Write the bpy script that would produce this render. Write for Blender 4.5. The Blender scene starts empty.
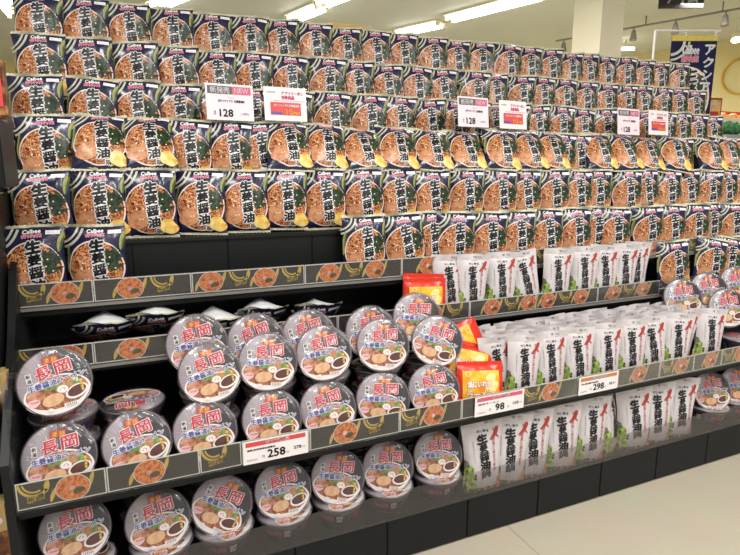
import bpy, bmesh, math, random
from mathutils import Matrix, Vector
from mathutils.geometry import tessellate_polygon
S = bpy.context.scene
COL = S.collection
rnd = random.Random(7)
PI = math.pi
R = math.radians

# ------------------------------------------------------------------ camera
EYE = 1.22
F = 556.0
PITCH = math.atan((277.5 - 172) / F)
YAW = PI / 2 - math.atan((1650 - 370) / math.hypot(F, 277.5 - 172))
cam_d = bpy.data.cameras.new('camera')
cam = bpy.data.objects.new('camera', cam_d)
COL.objects.link(cam)
cam.location = (0, 0, EYE)
cam.rotation_euler = (PI / 2 - PITCH, 0, -YAW)
cam_d.sensor_width = 36
cam_d.lens = F / 740 * 36
cam_d.clip_start = .05
S.camera = cam
_fw = Vector((math.sin(YAW) * math.cos(PITCH), math.cos(YAW) * math.cos(PITCH), -math.sin(PITCH)))
_rt = Vector((math.cos(YAW), -math.sin(YAW), 0))
_up = _rt.cross(_fw)


def ray(u, v):
    return _rt * ((u - 370) / F) + _up * ((277.5 - v) / F) + _fw


def at(u, v, Y):
    d = ray(u, v)
    d = d * (Y / d.y)
    return Vector((d.x, Y, d.z + EYE))


def atz(u, v, Z):
    d = ray(u, v)
    d = d * ((Z - EYE) / d.z)
    return Vector((d.x, d.y, Z))


# --------------------------------------------------------------- materials
def lin(h):
    h = h.lstrip('#')
    out = []
    for i in (0, 2, 4):
        c = int(h[i:i + 2], 16) / 255
        out.append(c / 12.92 if c <= .04045 else ((c + .055) / 1.055) ** 2.4)
    return out


def newmat(name):
    m = bpy.data.materials.new(name)
    m.use_nodes = True
    nt = m.node_tree
    return m, nt, nt.nodes['Principled BSDF']


def mat(name, col, rough=.4, var=.06, scale=30, bump=0., bscale=60, coat=0., metal=0., spec=.5, col2=None, lo=.35, hi=.65):
    m, nt, b = newmat(name)
    N, L = nt.nodes, nt.links
    tc = N.new('ShaderNodeTexCoord')
    ns = N.new('ShaderNodeTexNoise')
    ns.inputs['Scale'].default_value = scale
    ns.inputs['Detail'].default_value = 4
    L.new(tc.outputs['Object'], ns.inputs['Vector'])
    rp = N.new('ShaderNodeValToRGB')
    c = lin(col)
    if col2:
        a, d = c, lin(col2)
    else:
        a = [x * (1 - var) for x in c]
        d = [min(1, x * (1 + var)) for x in c]
    rp.color_ramp.elements[0].position = lo
    rp.color_ramp.elements[1].position = hi
    rp.color_ramp.elements[0].color = (*a, 1)
    rp.color_ramp.elements[1].color = (*d, 1)
    L.new(ns.outputs['Fac'], rp.inputs['Fac'])
    L.new(rp.outputs['Color'], b.inputs['Base Color'])
    b.inputs['Roughness'].default_value = rough
    b.inputs['Metallic'].default_value = metal
    b.inputs['Specular IOR Level'].default_value = spec
    if coat:
        b.inputs['Coat Weight'].default_value = coat
        b.inputs['Coat Roughness'].default_value = .12
    if bump:
        n2 = N.new('ShaderNodeTexNoise')
        n2.inputs['Scale'].default_value = bscale
        n2.inputs['Detail'].default_value = 3
        L.new(tc.outputs['Object'], n2.inputs['Vector'])
        bp = N.new('ShaderNodeBump')
        bp.inputs['Strength'].default_value = bump
        bp.inputs['Distance'].default_value = .004
        L.new(n2.outputs['Fac'], bp.inputs['Height'])
        L.new(bp.outputs['Normal'], b.inputs['Normal'])
    return m


def ramp_mat(name, stops, scale, rough=.35, distort=0., voronoi=False, bump=0.):
    m, nt, b = newmat(name)
    N, L = nt.nodes, nt.links
    tc = N.new('ShaderNodeTexCoord')
    ns = N.new('ShaderNodeTexVoronoi' if voronoi else 'ShaderNodeTexNoise')
    ns.inputs['Scale'].default_value = scale
    if not voronoi:
        ns.inputs['Detail'].default_value = 3
        ns.inputs['Distortion'].default_value = distort
    L.new(tc.outputs['Object'], ns.inputs['Vector'])
    rp = N.new('ShaderNodeValToRGB')
    el = rp.color_ramp.elements
    while len(el) < len(stops):
        el.new(.5)
    for e, (p, c) in zip(el, stops):
        e.position = p
        e.color = (*lin(c), 1)
    L.new(ns.outputs[0], rp.inputs['Fac'])
    L.new(rp.outputs['Color'], b.inputs['Base Color'])
    b.inputs['Roughness'].default_value = rough
    return m


def film_mat(name, fac, tint=(1, 1, 1), rough=.12, haze=0., hazecol='c8c8c8', bump=.3, bscale=40, edge=.3):
    m, nt, b = newmat(name)
    N, L = nt.nodes, nt.links
    N.remove(b)
    out = N['Material Output']
    tr = N.new('ShaderNodeBsdfTransparent')
    tr.inputs['Color'].default_value = (*tint, 1)
    gl = N.new('ShaderNodeBsdfGlossy')
    gl.inputs['Roughness'].default_value = rough
    tc = N.new('ShaderNodeTexCoord')
    n2 = N.new('ShaderNodeTexNoise')
    n2.inputs['Scale'].default_value = bscale
    n2.inputs['Detail'].default_value = 3
    L.new(tc.outputs['Object'], n2.inputs['Vector'])
    bp = N.new('ShaderNodeBump')
    bp.inputs['Strength'].default_value = bump
    bp.inputs['Distance'].default_value = .006
    L.new(n2.outputs['Fac'], bp.inputs['Height'])
    L.new(bp.outputs['Normal'], gl.inputs['Normal'])
    mx = N.new('ShaderNodeMixShader')
    lw = N.new('ShaderNodeLayerWeight')
    lw.inputs['Blend'].default_value = .25
    mth = N.new('ShaderNodeMath')
    mth.operation = 'MULTIPLY_ADD'
    mth.inputs[1].default_value = edge
    mth.inputs[2].default_value = fac
    L.new(lw.outputs['Fresnel'], mth.inputs[0])
    L.new(mth.outputs[0], mx.inputs['Fac'])
    L.new(tr.outputs[0], mx.inputs[1])
    L.new(gl.outputs[0], mx.inputs[2])
    last = mx.outputs[0]
    if haze:
        df = N.new('ShaderNodeBsdfDiffuse')
        df.inputs['Color'].default_value = (*lin(hazecol), 1)
        m2 = N.new('ShaderNodeMixShader')
        m2.inputs['Fac'].default_value = haze
        L.new(last, m2.inputs[1])
        L.new(df.outputs[0], m2.inputs[2])
        last = m2.outputs[0]
    L.new(last, out.inputs['Surface'])
    return m


def glow_mat(name, col, strength):
    m, nt, b = newmat(name)
    b.inputs['Base Color'].default_value = (*lin(col), 1)
    b.inputs['Emission Color'].default_value = (*lin(col), 1)
    b.inputs['Emission Strength'].default_value = strength
    return m


M = {}
M['navy'] = mat('bag_navy', '1b1d40', .24, .12, 40, bump=.4, bscale=38, coat=.4)
M['bag_back'] = mat('bag_back_white', 'e6e6e6', .3, .05, 40, bump=.2)
M['gold'] = mat('seal_gold', 'cbc5a6', .3, .12, 60, bump=.3, bscale=300)
M['stripe'] = mat('stripe_cream', 'c4c1ae', .3, .1)
M['leaf_pale'] = mat('leek_green', 'a3a466', .35, .2, 60)
M['leaf_edge'] = mat('leek_dark', '4c5c38', .35, .2, 60)
M['rim'] = mat('bowl_rim_print', 'f3dcd3', .3, .05)
M['noodle'] = ramp_mat('noodle_print', [(.26, '3c1408'), (.38, '7e3414'), (.46, 'b05a26'), (.52, 'efc692'), (.555, 'a8501f'), (.64, '642410'), (.74, 'bd7338')], 88, .28, .7)
M['meat'] = ramp_mat('pork_print', [(.35, 'b9744c'), (.5, 'd69b72'), (.7, 'c48a62')], 60, .3)
M['spinach'] = ramp_mat('spinach_print', [(.35, '0e1812'), (.5, '21361f'), (.7, '3a552f')], 110, .3)
M['chip'] = ramp_mat('crisp_print', [(.35, 'dba94c'), (.5, 'f2cf70'), (.7, 'f8e3a0')], 50, .3)
M['chip_dark'] = mat('crisp_edge', 'b9842f', .3)
M['ink'] = mat('ink_black', '17151a', .35, .1)
M['white'] = mat('print_white', 'f4f2f2', .32, .03)
M['pink'] = mat('logo_pink', 'd8587a', .32, .06)
M['pinkpale'] = mat('logo_pale', 'f2c3cd', .32, .04)
M['lilac'] = mat('date_lilac', 'b9a6d6', .35, .05)
M['speck'] = mat('onion_white', 'f6e6cf', .35, .05)
M['black_panel'] = mat('panel_black', '161718', .45, .12, 8, bump=.05, bscale=200, spec=.3)
M['black_shelf'] = mat('shelf_black', '151617', .5, .12, 8, spec=.3)
M['kick'] = mat('kick_charcoal', '191b1d', .5, .1, 6, bump=.04, bscale=250, spec=.22)
M['clear'] = film_mat('acrylic_clear', .02, (.96, .97, .97), .06, .012, 'cfd4d4', bump=.02)
M['smoke'] = film_mat('acrylic_smoke', .02, (.88, .87, .87), .15, .11, '8c8784', bump=.03, edge=.12)
M['film'] = film_mat('shrink_film', .06, (.98, .98, .98), .19, .015, 'dddde6', bump=.8, bscale=19, edge=.16)
M['strip_bg'] = mat('strip_charcoal', '3a322f', .3, .08, 30)
M['strip_white'] = mat('strip_edge', 'e2dcd6', .35, .03)
M['strip_gold'] = mat('strip_gold', 'cfae55', .3, .12, 50)
M['strip_soup'] = ramp_mat('strip_soup', [(.3, '9a3515'), (.45, 'd0632f'), (.58, 'ea9a5c'), (.72, 'b5471f')], 110, .3, 1.)
M['strip_green'] = mat('strip_green', '4d4a26', .35, .2, 80)
M['card'] = mat('card_white', 'f1e9ea', .45, .02)
M['card_pink'] = mat('card_pink', 'f4e2ea', .45, .02)
M['card_red'] = mat('card_red', 'd94848', .4, .04)
M['card_rose'] = mat('card_rose', 'd8597a', .4, .04)
M['card_grey'] = mat('card_grey', '565054', .4, .04)
M['card_yellow'] = mat('card_yellow', 'ffd23c', .4, .04)
M['card_text'] = mat('card_text', '4a4448', .5, .04)
M['card_orange'] = mat('card_orange', 'c8814e', .45, .06)
# noodle bowls
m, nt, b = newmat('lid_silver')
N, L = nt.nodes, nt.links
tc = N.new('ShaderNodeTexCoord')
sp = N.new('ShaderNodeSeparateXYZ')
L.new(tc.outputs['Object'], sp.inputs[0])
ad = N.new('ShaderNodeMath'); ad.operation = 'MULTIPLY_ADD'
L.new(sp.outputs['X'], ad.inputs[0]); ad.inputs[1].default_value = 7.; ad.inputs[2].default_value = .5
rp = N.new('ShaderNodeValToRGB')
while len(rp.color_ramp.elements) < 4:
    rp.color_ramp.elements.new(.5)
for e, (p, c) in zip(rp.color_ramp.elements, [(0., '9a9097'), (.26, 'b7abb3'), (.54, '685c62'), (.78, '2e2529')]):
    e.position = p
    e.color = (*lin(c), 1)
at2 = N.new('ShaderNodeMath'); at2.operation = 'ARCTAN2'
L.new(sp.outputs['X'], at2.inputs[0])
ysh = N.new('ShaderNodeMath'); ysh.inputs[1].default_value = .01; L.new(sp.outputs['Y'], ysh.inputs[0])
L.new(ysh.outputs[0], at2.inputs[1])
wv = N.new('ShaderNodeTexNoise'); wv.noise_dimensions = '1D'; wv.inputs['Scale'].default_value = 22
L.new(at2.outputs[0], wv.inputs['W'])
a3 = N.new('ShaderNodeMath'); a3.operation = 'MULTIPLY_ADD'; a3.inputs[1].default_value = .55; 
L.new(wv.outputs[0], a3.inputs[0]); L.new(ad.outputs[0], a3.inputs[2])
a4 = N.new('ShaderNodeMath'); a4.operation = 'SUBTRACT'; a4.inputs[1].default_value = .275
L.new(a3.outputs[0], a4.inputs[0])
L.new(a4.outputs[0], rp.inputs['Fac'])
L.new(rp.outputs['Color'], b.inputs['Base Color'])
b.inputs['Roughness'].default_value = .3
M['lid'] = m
M['lid_red'] = mat('lid_red', 'cf3345', .32, .05)
M['lid_blue'] = mat('lid_blue', '4f4f9e', .32, .05)
M['lid_orange'] = mat('lid_orange', 'c2431f', .32, .06)
M['lid_yellow'] = mat('lid_yellow', 'e8c25a', .35, .05)
M['bowl_white'] = mat('bowl_white', 'f2eae8', .3, .03)
M['broth'] = ramp_mat('broth_print', [(.35, '6e3320'), (.5, 'a8623c'), (.68, 'd09a6c')], 90, .3, .5)
M['soup_dark'] = mat('soup_dark', '5a2c22', .25, .1)
M['leek'] = ramp_mat('leek_print', [(.35, '4d7a34'), (.55, '86a850'), (.7, 'b9c97e')], 90, .3)
M['naruto_pink'] = mat('naruto_pink', 'e06a92', .3)
M['chashu'] = ramp_mat('chashu_print', [(.35, 'd8a67c'), (.5, 'e8bd92'), (.7, 'dcae84')], 50, .3)
M['bowl_side'] = mat('bowl_side_plum', '3a2c37', .3, .1, 20)
M['bowl_lip'] = mat('bowl_lip_lilac', '6a5f65', .3, .05)
M['bowl_pink'] = mat('bowl_text_pink', 'd2507a', .32, .06)
# pouches
M['pouch'] = mat('pouch_white', 'd0c9ca', .26, .04, 20, bump=.7, bscale=34)
M['pouch_clear'] = ramp_mat('pouch_window', [(.35, '4b4a35'), (.5, '6f6d50'), (.7, 'a09a80')], 70, .25)
M['veg'] = ramp_mat('cabbage_print', [(.35, '6f8a35'), (.5, 'a3b95c'), (.7, 'd0d898')], 60, .3)
M['meatball'] = ramp_mat('meat_print', [(.35, 'a9634a'), (.5, 'cf8f70'), (.7, 'e3b294')], 80, .3)
M['pepper'] = mat('pepper_print', 'a8392f', .35, .12, 60)
M['pouch_rose'] = mat('pouch_text_rose', 'b06a74', .35, .06)
# packets
M['pk_red'] = mat('packet_red', 'd8341f', .24, .08, 30, bump=.3, bscale=40)
M['pk_yellow'] = ramp_mat('packet_yellow', [(.3, 'eb8a1e'), (.5, 'f6b62c'), (.7, 'ffd85a')], 25, .25)
M['pk_noodle'] = mat('packet_noodle', 'f7e29a', .3, .1, 80)
# the place
M['floor'] = None
M['cream'] = mat('column_cream', 'efe6cb', .7, .03, 3)
M['yellow_wall'] = mat('wall_yellow', 'e8d89b', .7, .03, 2)
M['grey_metal'] = mat('metal_grey', '8d8a84', .4, .06, 20, metal=.4)
M['chrome'] = mat('metal_chrome', 'cfcfcf', .2, .04, 20, metal=.9)
M['post'] = mat('post_taupe', '6b645c', .5, .06, 10)
M['tube'] = glow_mat('lamp_tube', 'fffdf4', 9)
M['spot_glow'] = glow_mat('spot_glow', 'fff4d8', 8)
M['sign_black'] = mat('sign_black', '2b2826', .45, .06, 10)
M['kraft'] = mat('carton_tan', 'c7a35a', .7, .08, 30)
M['ban_yellow'] = mat('banner_yellow', 'd8c04e', .5, .05)
M['ring'] = mat('ring_ochre', 'd9ac2f', .5, .05)
M['red_sign'] = mat('red_sign', 'b5312b', .45, .06)
M['orange'] = ramp_mat('orange_goods', [(.3, 'd86a28'), (.5, 'f0a040'), (.7, 'f7cf80')], 20, .4)
M['brown_frame'] = mat('poster_frame', '7d4a32', .5, .08)
M['green_bag'] = mat('green_bag', '3d7a46', .3, .35, 25, bump=.5, bscale=30)
M['tray'] = mat('tray_grey', '8f9690', .4, .1, 20)
M['beige_pack'] = mat('pack_beige', 'c9ab72', .45, .1, 20)
M['cocoa'] = ramp_mat('pack_photo', [(.3, '3a1c12'), (.5, '7a4326'), (.7, 'c08a52')], 40, .4)


# ------------------------------------------------------------ mesh builder
class MB:
    def __init__(s):
        s.v, s.f, s.fm, s.sm, s.mats = [], [], [], [], []

    def mi(s, m):
        if m not in s.mats:
            s.mats.append(m)
        return s.mats.index(m)

    def face(s, idx, m, smooth=False):
        s.f.append(idx); s.fm.append(s.mi(m)); s.sm.append(smooth)

    def add(s, verts, faces, m, smooth=False):
        o = len(s.v)
        s.v += [tuple(p) for p in verts]
        for f in faces:
            s.face([o + i for i in f], m, smooth)

    def box(s, x0, y0, z0, x1, y1, z1, m, bev=0.):
        if not bev:
            v = [(x, y, z) for x in (x0, x1) for y in (y0, y1) for z in (z0, z1)]
            s.add(v, [(0, 1, 3, 2), (4, 6, 7, 5), (0, 4, 5, 1), (2, 3, 7, 6), (0, 2, 6, 4), (1, 5, 7, 3)], m)
            return
        bm = bmesh.new()
        bmesh.ops.create_cube(bm, size=1)
        for q in bm.verts:
            q.co = Vector(((x0 + x1) / 2 + q.co.x * (x1 - x0), (y0 + y1) / 2 + q.co.y * (y1 - y0), (z0 + z1) / 2 + q.co.z * (z1 - z0)))
        bmesh.ops.bevel(bm, geom=bm.edges[:], offset=bev, segments=2, affect='EDGES')
        bm.verts.index_update()
        s.add([q.co for q in bm.verts], [[q.index for q in f.verts] for f in bm.faces], m)
        bm.free()

    def tube(s, a, b_, r, m, n=10, r2=None):
        a, b_ = Vector(a), Vector(b_)
        d = (b_ - a).normalized()
        t = d.orthogonal().normalized()
        w = d.cross(t)
        r2 = r if r2 is None else r2
        vs = []
        for p, q in ((a, r), (b_, r2)):
            for i in range(n):
                c = 2 * PI * i / n
                vs.append(p + (t * math.cos(c) + w * math.sin(c)) * q)
        s.add(vs, [(i, (i + 1) % n, n + (i + 1) % n, n + i) for i in range(n)], m, True)
        s.add(vs[:n], [list(range(n - 1, -1, -1))], m)
        s.add(vs[n:], [list(range(n))], m)

    def lathe(s, prof, m, n=40, close=False, wob=None):
        vs = []
        for k, (r, z) in enumerate(prof):
            for i in range(n):
                a = 2 * PI * i / n
                q = wob(k, a) if wob else (1, 0)
                vs.append((r * q[0] * math.cos(a), r * q[0] * math.sin(a), z + q[1]))
        fs = []
        for k in range(len(prof) - 1):
            for i in range(n):
                j = (i + 1) % n
                fs.append((k * n + i, k * n + j, (k + 1) * n + j, (k + 1) * n + i))
        s.add(vs, fs, m, True)

    def build(s, name, parent=None):
        me = bpy.data.meshes.new(name)
        me.from_pydata(s.v, [], s.f)
        for m in s.mats:
            me.materials.append(m)
        me.polygons.foreach_set('material_index', s.fm)
        me.polygons.foreach_set('use_smooth', s.sm)
        me.update()
        o = bpy.data.objects.new(name, me)
        COL.objects.link(o)
        if parent:
            o.parent = parent
        return o


def tag(o, label, cat, group=None, kind=None):
    o['label'] = label
    o['category'] = cat
    if group:
        o['group'] = group
    if kind:
        o['kind'] = kind
    return o


def thing(name, label, cat, loc=(0, 0, 0), group=None):
    o = bpy.data.objects.new(name, None)
    o.empty_display_size = .05
    COL.objects.link(o)
    o.location = loc
    return tag(o, label, cat, group)


def struct(name, mb):
    o = mb.build(name)
    o['kind'] = 'structure'
    return o


PROTO = {}


def instance(key, label, cat, mtx, group=None):
    """First use moves the original itself, later uses copy it with its parts."""
    src, used = PROTO[key]
    if not used:
        PROTO[key][1] = True
        r = src
    else:
        r = src.copy()
        COL.objects.link(r)
        for ch in src.children:
            c = ch.copy()
            COL.objects.link(c)
            c.parent = r
    r.location = mtx.to_translation()
    r.rotation_euler = mtx.to_euler()
    tag(r, label, cat, group)
    return r


# ---------------------------------------------------------------- lettering
GL = {}


def glyph(t):
    if t in GL:
        return GL[t]
    cu = bpy.data.curves.new('lettering', 'FONT')
    cu.body = t
    cu.resolution_u = 2
    cu.dimensions = '2D'
    cu.fill_mode = 'BOTH'
    ob = bpy.data.objects.new('lettering', cu)
    COL.objects.link(ob)
    dg = bpy.context.evaluated_depsgraph_get()
    dg.update()
    me = ob.evaluated_get(dg).to_mesh()
    vs = [(p.co.x, p.co.y) for p in me.vertices]
    fs = [tuple(p.vertices) for p in me.polygons]
    ob.evaluated_get(dg).to_mesh_clear()
    bpy.data.objects.remove(ob)
    bpy.data.curves.remove(cu)
    if vs:
        x0 = min(p[0] for p in vs); x1 = max(p[0] for p in vs)
        y0 = min(p[1] for p in vs); y1 = max(p[1] for p in vs)
        vs = [((p[0] - (x0 + x1) / 2) / max(1e-6, x1 - x0), (p[1] - (y0 + y1) / 2) / max(1e-6, y1 - y0)) for p in vs]
    GL[t] = (vs, fs)
    return GL[t]


class Art:
    """Flat printed shapes (x, y, layer) that are later laid on a surface."""

    def __init__(s):
        s.items = []

    def poly(s, pts, layer, m):
        tr = tessellate_polygon([[Vector((p[0], p[1], 0)) for p in pts]])
        s.items.append((list(pts), [tuple(t) for t in tr], layer, m))

    def rect(s, cx, cy, w, h, layer, m):
        s.poly([(cx - w / 2, cy - h / 2), (cx + w / 2, cy - h / 2), (cx + w / 2, cy + h / 2), (cx - w / 2, cy + h / 2)], layer, m)

    def ell(s, cx, cy, rx, ry, layer, m, n=36, rot=0., wob=0., seed=0):
        q = random.Random(seed)
        ph = [q.uniform(0, 6.28) for _ in range(3)]
        pts = []
        for i in range(n):
            a = 2 * PI * i / n
            k = 1 + wob * (math.sin(2 * a + ph[0]) * .5 + math.sin(3 * a + ph[1]) * .3 + math.sin(5 * a + ph[2]) * .2)
            x, y = rx * k * math.cos(a), ry * k * math.sin(a)
            pts.append((cx + x * math.cos(rot) - y * math.sin(rot), cy + x * math.sin(rot) + y * math.cos(rot)))
        s.poly(pts, layer, m)

    def band(s, cx, cy, r0, r1, a0, a1, layer, m, n=14, ky=1.):
        a = [a0 + (a1 - a0) * i / n for i in range(n + 1)]
        s.poly([(cx + r0 * math.cos(t), cy + ky * r0 * math.sin(t)) for t in a] + [(cx + r1 * math.cos(t), cy + ky * r1 * math.sin(t)) for t in reversed(a)], layer, m)

    def leaf(s, cx, cy, ln, wd, rot, layer, m):
        pts = []
        for i in range(9):
            t = -1 + 2 * i / 8
            pts.append((t * ln / 2, wd / 2 * (1 - t * t) ** .8))
        for i in range(7, 0, -1):
            t = -1 + 2 * i / 8
            pts.append((t * ln / 2, -wd / 2 * (1 - t * t) ** .8 * .6))
        c, n_ = math.cos(rot), math.sin(rot)
        s.poly([(cx + x * c - y * n_, cy + x * n_ + y * c) for x, y in pts], layer, m)

    def text(s, t, cx, cy, w, h, layer, m, bold=0., rot=0., shear=0., ring=0):
        vs, fs = glyph(t)
        if not vs:
            return
        offs = [(0, 0)]
        if bold:
            k = ring or 4
            offs = [(bold * math.cos(2 * PI * i / k), bold * math.sin(2 * PI * i / k)) for i in range(k)]
        c, n_ = math.cos(rot), math.sin(rot)
        for dx, dy in offs:
            pts = []
            for x, y in vs:
                x, y = x * w, y * h + shear * x * w
                pts.append((cx + x * c - y * n_ + dx, cy + x * n_ + y * c + dy))
            s.items.append((pts, fs, layer, m))

    def column(s, t, cx, top, cw, ch, pitch, layer, m, bold=0., shear=0., ring=0, lean=0.):
        for i, q in enumerate(t):
            s.text(q, cx + lean * i, top - pitch * (i + .5), cw, ch, layer, m, bold, 0, shear, ring)

    def lay(s, mb, fn, xc=(), yc=()):
        bm = bmesh.new()
        for pts, fs, layer, m in s.items:
            k = mb.mi(m)
            vv = [bm.verts.new((p[0], p[1], layer)) for p in pts]
            for f in fs:
                if len(set(f)) < 3:
                    continue
                try:
                    fc = bm.faces.new([vv[i] for i in f])
                    fc.material_index = k
                except ValueError:
                    pass
        for ax, cuts in ((0, xc), (1, yc)):
            for c in cuts:
                co = [0, 0, 0]; no = [0, 0, 0]
                co[ax] = c; no[ax] = 1
                bmesh.ops.bisect_plane(bm, geom=bm.verts[:] + bm.edges[:] + bm.faces[:], dist=1e-7, plane_co=co, plane_no=no)
        bm.normal_update()
        for f in bm.faces:
            if f.normal.z < 0:
                f.normal_flip()
        bm.verts.index_update()
        o = len(mb.v)
        mb.v += [tuple(fn(q.co.x, q.co.y, q.co.z)) for q in bm.verts]
        for f in bm.faces:
            mb.f.append([o + q.index for q in f.verts])
            mb.fm.append(f.material_index)
            mb.sm.append(True)
        bm.free()


def flat_xz(y0, dx=0., dz=0.):
    """Layers of print on an upright card that faces the aisle."""
    return lambda x, y, l: (x + dx, y0 - .0003 * l, y + dz)


# --------------------------------------------------- the navy crisp bag
BW, BH, BT = .168, .208, .030


def bag_art():
    a = Art()
    w, h = BW, BH

    def X(t): return t * w
    def Y(t): return t * h
    cx0, cy0 = X(-.64), Y(1.07)
    for r0, r1 in ((.060, .066), (.073, .080)):
        a.band(cx0, cy0, r0, r1, R(-76), R(-14), 1, M['stripe'])
    a.leaf(X(.455), Y(.80), .062, .017, R(80), 1, M['leaf_pale'])
    a.leaf(X(.47), Y(.76), .05, .008, R(78), 2, M['leaf_edge'])
    a.leaf(X(-.47), Y(.55), .09, .014, R(84), 1, M['leaf_pale'])
    a.leaf(X(-.45), Y(.60), .06, .006, R(80), 2, M['leaf_edge'])
    a.ell(0, Y(.42), .0805, .0815, 2, M['rim'], 48)
    a.ell(0, Y(.42), .0765, .0775, 3, M['noodle'], 44)
    a.ell(X(-.22), Y(.25), .035, .030, 4, M['meat'], 20, .3, .12, 1)
    for i in range(18):
        q = random.Random(i)
        a.leaf(X(.27 + q.uniform(-.09, .08)), Y(.53 + q.uniform(-.13, .10)), .05, .016, q.uniform(-1.2, 1.0), 4, M['spinach'])
    a.ell(X(.25), Y(.54), .022, .024, 4, M['spinach'], 18, 0, .2, 3)
    q = random.Random(11)
    for i in range(16):
        t = q.uniform(0, 6.28); rr = q.uniform(.3, .9)
        a.ell(math.cos(t) * rr * .062, Y(.43) + math.sin(t) * rr * .064, .0028, .0024, 5, M['speck'], 7)
    # four brush characters and the small one, black with a white edge
    for i, c in enumerate('生姜醤油'):
        yy = Y(.815) - .0365 * (i + .5) + .002
        for lay, m, bo, k in ((6, M['white'], .0047, 8), (7, M['ink'], (.0028, .0014, .0012, .0021)[i], 5)):
            a.text(c, X(.03 + .012 * i), yy, (.041, .036, .038, .037)[i], (.034, .0315, .0325, .032)[i], lay, m, bo, 0, .16, k)
    for lay, m, bo, k in ((6, M['white'], .003, 8), (7, M['ink'], .0008, 3)):
        a.text('味', X(.16), Y(.075), .018, .016, lay, m, bo, 0, .1, k)
    a.ell(X(.335), Y(.135), .0285, .0255, 8, M['chip_dark'], 22, .5, .2, 5)
    a.ell(X(.332), Y(.138), .0275, .0245, 9, M['chip'], 22, .5, .2, 5)
    a.text('Calbee', X(.01), Y(.945), .046, .011, 3, M['white'], .0006, 0, .05, 4)
    a.text('ポテトチップス', X(.01), Y(.885), .052, .011, 3, M['pinkpale'], .0014, 0, .04, 6)
    a.text('ポテトチップス', X(.01), Y(.885), .052, .011, 4, M['pink'], .0006, 0, .04, 4)
    a.rect(X(.33), Y(.925), .037, .011, 3, M['white'])
    a.text('20.11.14', X(.33), Y(.925), .03, .005, 4, M['lilac'])
    return a


BAG_ART = bag_art()
NX, NY = 18, 22
BX = [-BW / 2 + BW * i / NX for i in range(NX + 1)]
BY = [BH * j / NY for j in range(NY + 1)]


def make_bag(seed, bulge=1., back=.6, tent=0.):
    q = random.Random(seed)
    ph = [q.uniform(0, 6.28) for _ in range(8)]
    amp = q.uniform(.7, 1.2)

    def depth(x, y):
        s = max(-1, min(1, x / (BW / 2)))
        t = max(0, min(1, y / BH))
        env = max(0, 1 - abs(s) ** 2.4) ** .62 * max(0, 1 - abs(2 * t - 1) ** 2.6) ** .62
        pl = math.sin(9 * s + ph[0]) * .5 + math.sin(17 * s + ph[1]) * .3
        near = math.exp(-(1 - t) / .12) + math.exp(-t / .12)
        d = BT * bulge * env + .0026 * amp * pl * near * (1 - s ** 4)
        d += .0022 * amp * math.sin(5 * s + 6 * t + ph[2]) * env + .0014 * math.sin(11 * s - 9 * t + ph[3]) * env
        return d

    def place(x, y):
        t = y / BH
        pinch = 1 - .055 * max(0, 1 - abs(2 * t - 1) ** 2.2)
        ex = .0012 * math.sin(14 * t + ph[4]) * (x / (BW / 2))
        ey = .003 * math.sin(3 * x / BW + ph[5]) * (t ** 4)
        return x * pinch + ex, y + ey

    def front(x, y, l):
        X, Z = place(x, y)
        return X, -depth(x, y) - .0005 * l, Z

    root = thing('crisp_bag', '', 'bag of crisps')
    mb = MB()
    vs = [front(x, y, 0) for y in BY for x in BX]
    n = NX + 1
    fs = [(j * n + i, j * n + i + 1, (j + 1) * n + i + 1, (j + 1) * n + i) for j in range(NY) for i in range(NX)]
    mb.add(vs, fs, M['navy'], True)
    vb = []
    for y in BY:
        for x in BX:
            X, Z = place(x, y)
            tt = y / BH
            vb.append((X, depth(x, y) * back + tent * (1 - abs(x) / (BW / 2)) ** .9 * min(1, (1 - tt) / .42, tt / .3), Z))
    mb.add(vb, [tuple(reversed(f)) for f in fs], M['bag_back'], True)
    BAG_ART.lay(mb, front, BX[1:-1], BY[1:-1])
    mb.build('pouch', root)
    for nm, y0, dy in (('top_seal', BH, .008), ('bottom_seal', 0, -.007)):
        sb = MB()
        k = 28
        vs, hi = [], []
        for i in range(k + 1):
            x = -BW / 2 + BW * i / k
            X, Z = place(x, y0)
            dd = -depth(x, y0)
            bend = .006 * math.sin(2.2 * x / BW * PI + ph[6]) if dy > 0 else 0
            zz = (.0012 if i % 2 else -.0012)
            vs.append((X, dd, Z)); hi.append((X, dd + bend, Z + dy + zz))
        al = vs + hi
        e = k + 1
        fr = [(i, i + 1, e + i + 1, e + i) for i in range(k)]
        sb.add([(x, y - .0004, z) for x, y, z in al], fr, M['gold'])
        sb.add([(x, y + .0004, z) for x, y, z in al], [tuple(reversed(f)) for f in fr], M['gold'])
        sb.build(nm, root)
    return root


for i in range(5):
    PROTO['bag%d' % i] = [make_bag(30 + i), False]
PROTO['slumped'] = [make_bag(41, 1., .25, .048), False]


def ordinal(i):
    return ['first', 'second', 'third', 'fourth', 'fifth', 'sixth', 'seventh', 'eighth', 'ninth', 'tenth', 'eleventh', 'twelfth', 'thirteenth',
            'fourteenth', 'fifteenth', 'sixteenth', 'seventeenth', 'eighteenth', 'nineteenth', 'twentieth'][i]


def place_txt(i, n, far=('left', 'right')):
    if i == 0:
        return 'at the %s end' % far[0]
    if i == n - 1:
        return 'at the %s end' % far[1]
    return ('%s from the %s' % (ordinal(i), far[0])) if i < (n + 1) // 2 else ('%s from the %s' % (ordinal(n - 1 - i), far[1]))


bag_n = 0


def put_bag(x, y, z, label, group, lean=0., yaw=0., roll=0., key=None):
    global bag_n
    key = key or 'bag%d' % (bag_n % 5)
    bag_n += 1
    mt = Matrix.Translation((x, y, z + .006)) @ Matrix.Rotation(yaw, 4, 'Z') @ Matrix.Rotation(-lean, 4, 'X') @ Matrix.Rotation(roll, 4, 'Y')
    return instance(key, label, 'bag of crisps', mt, group)


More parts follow.
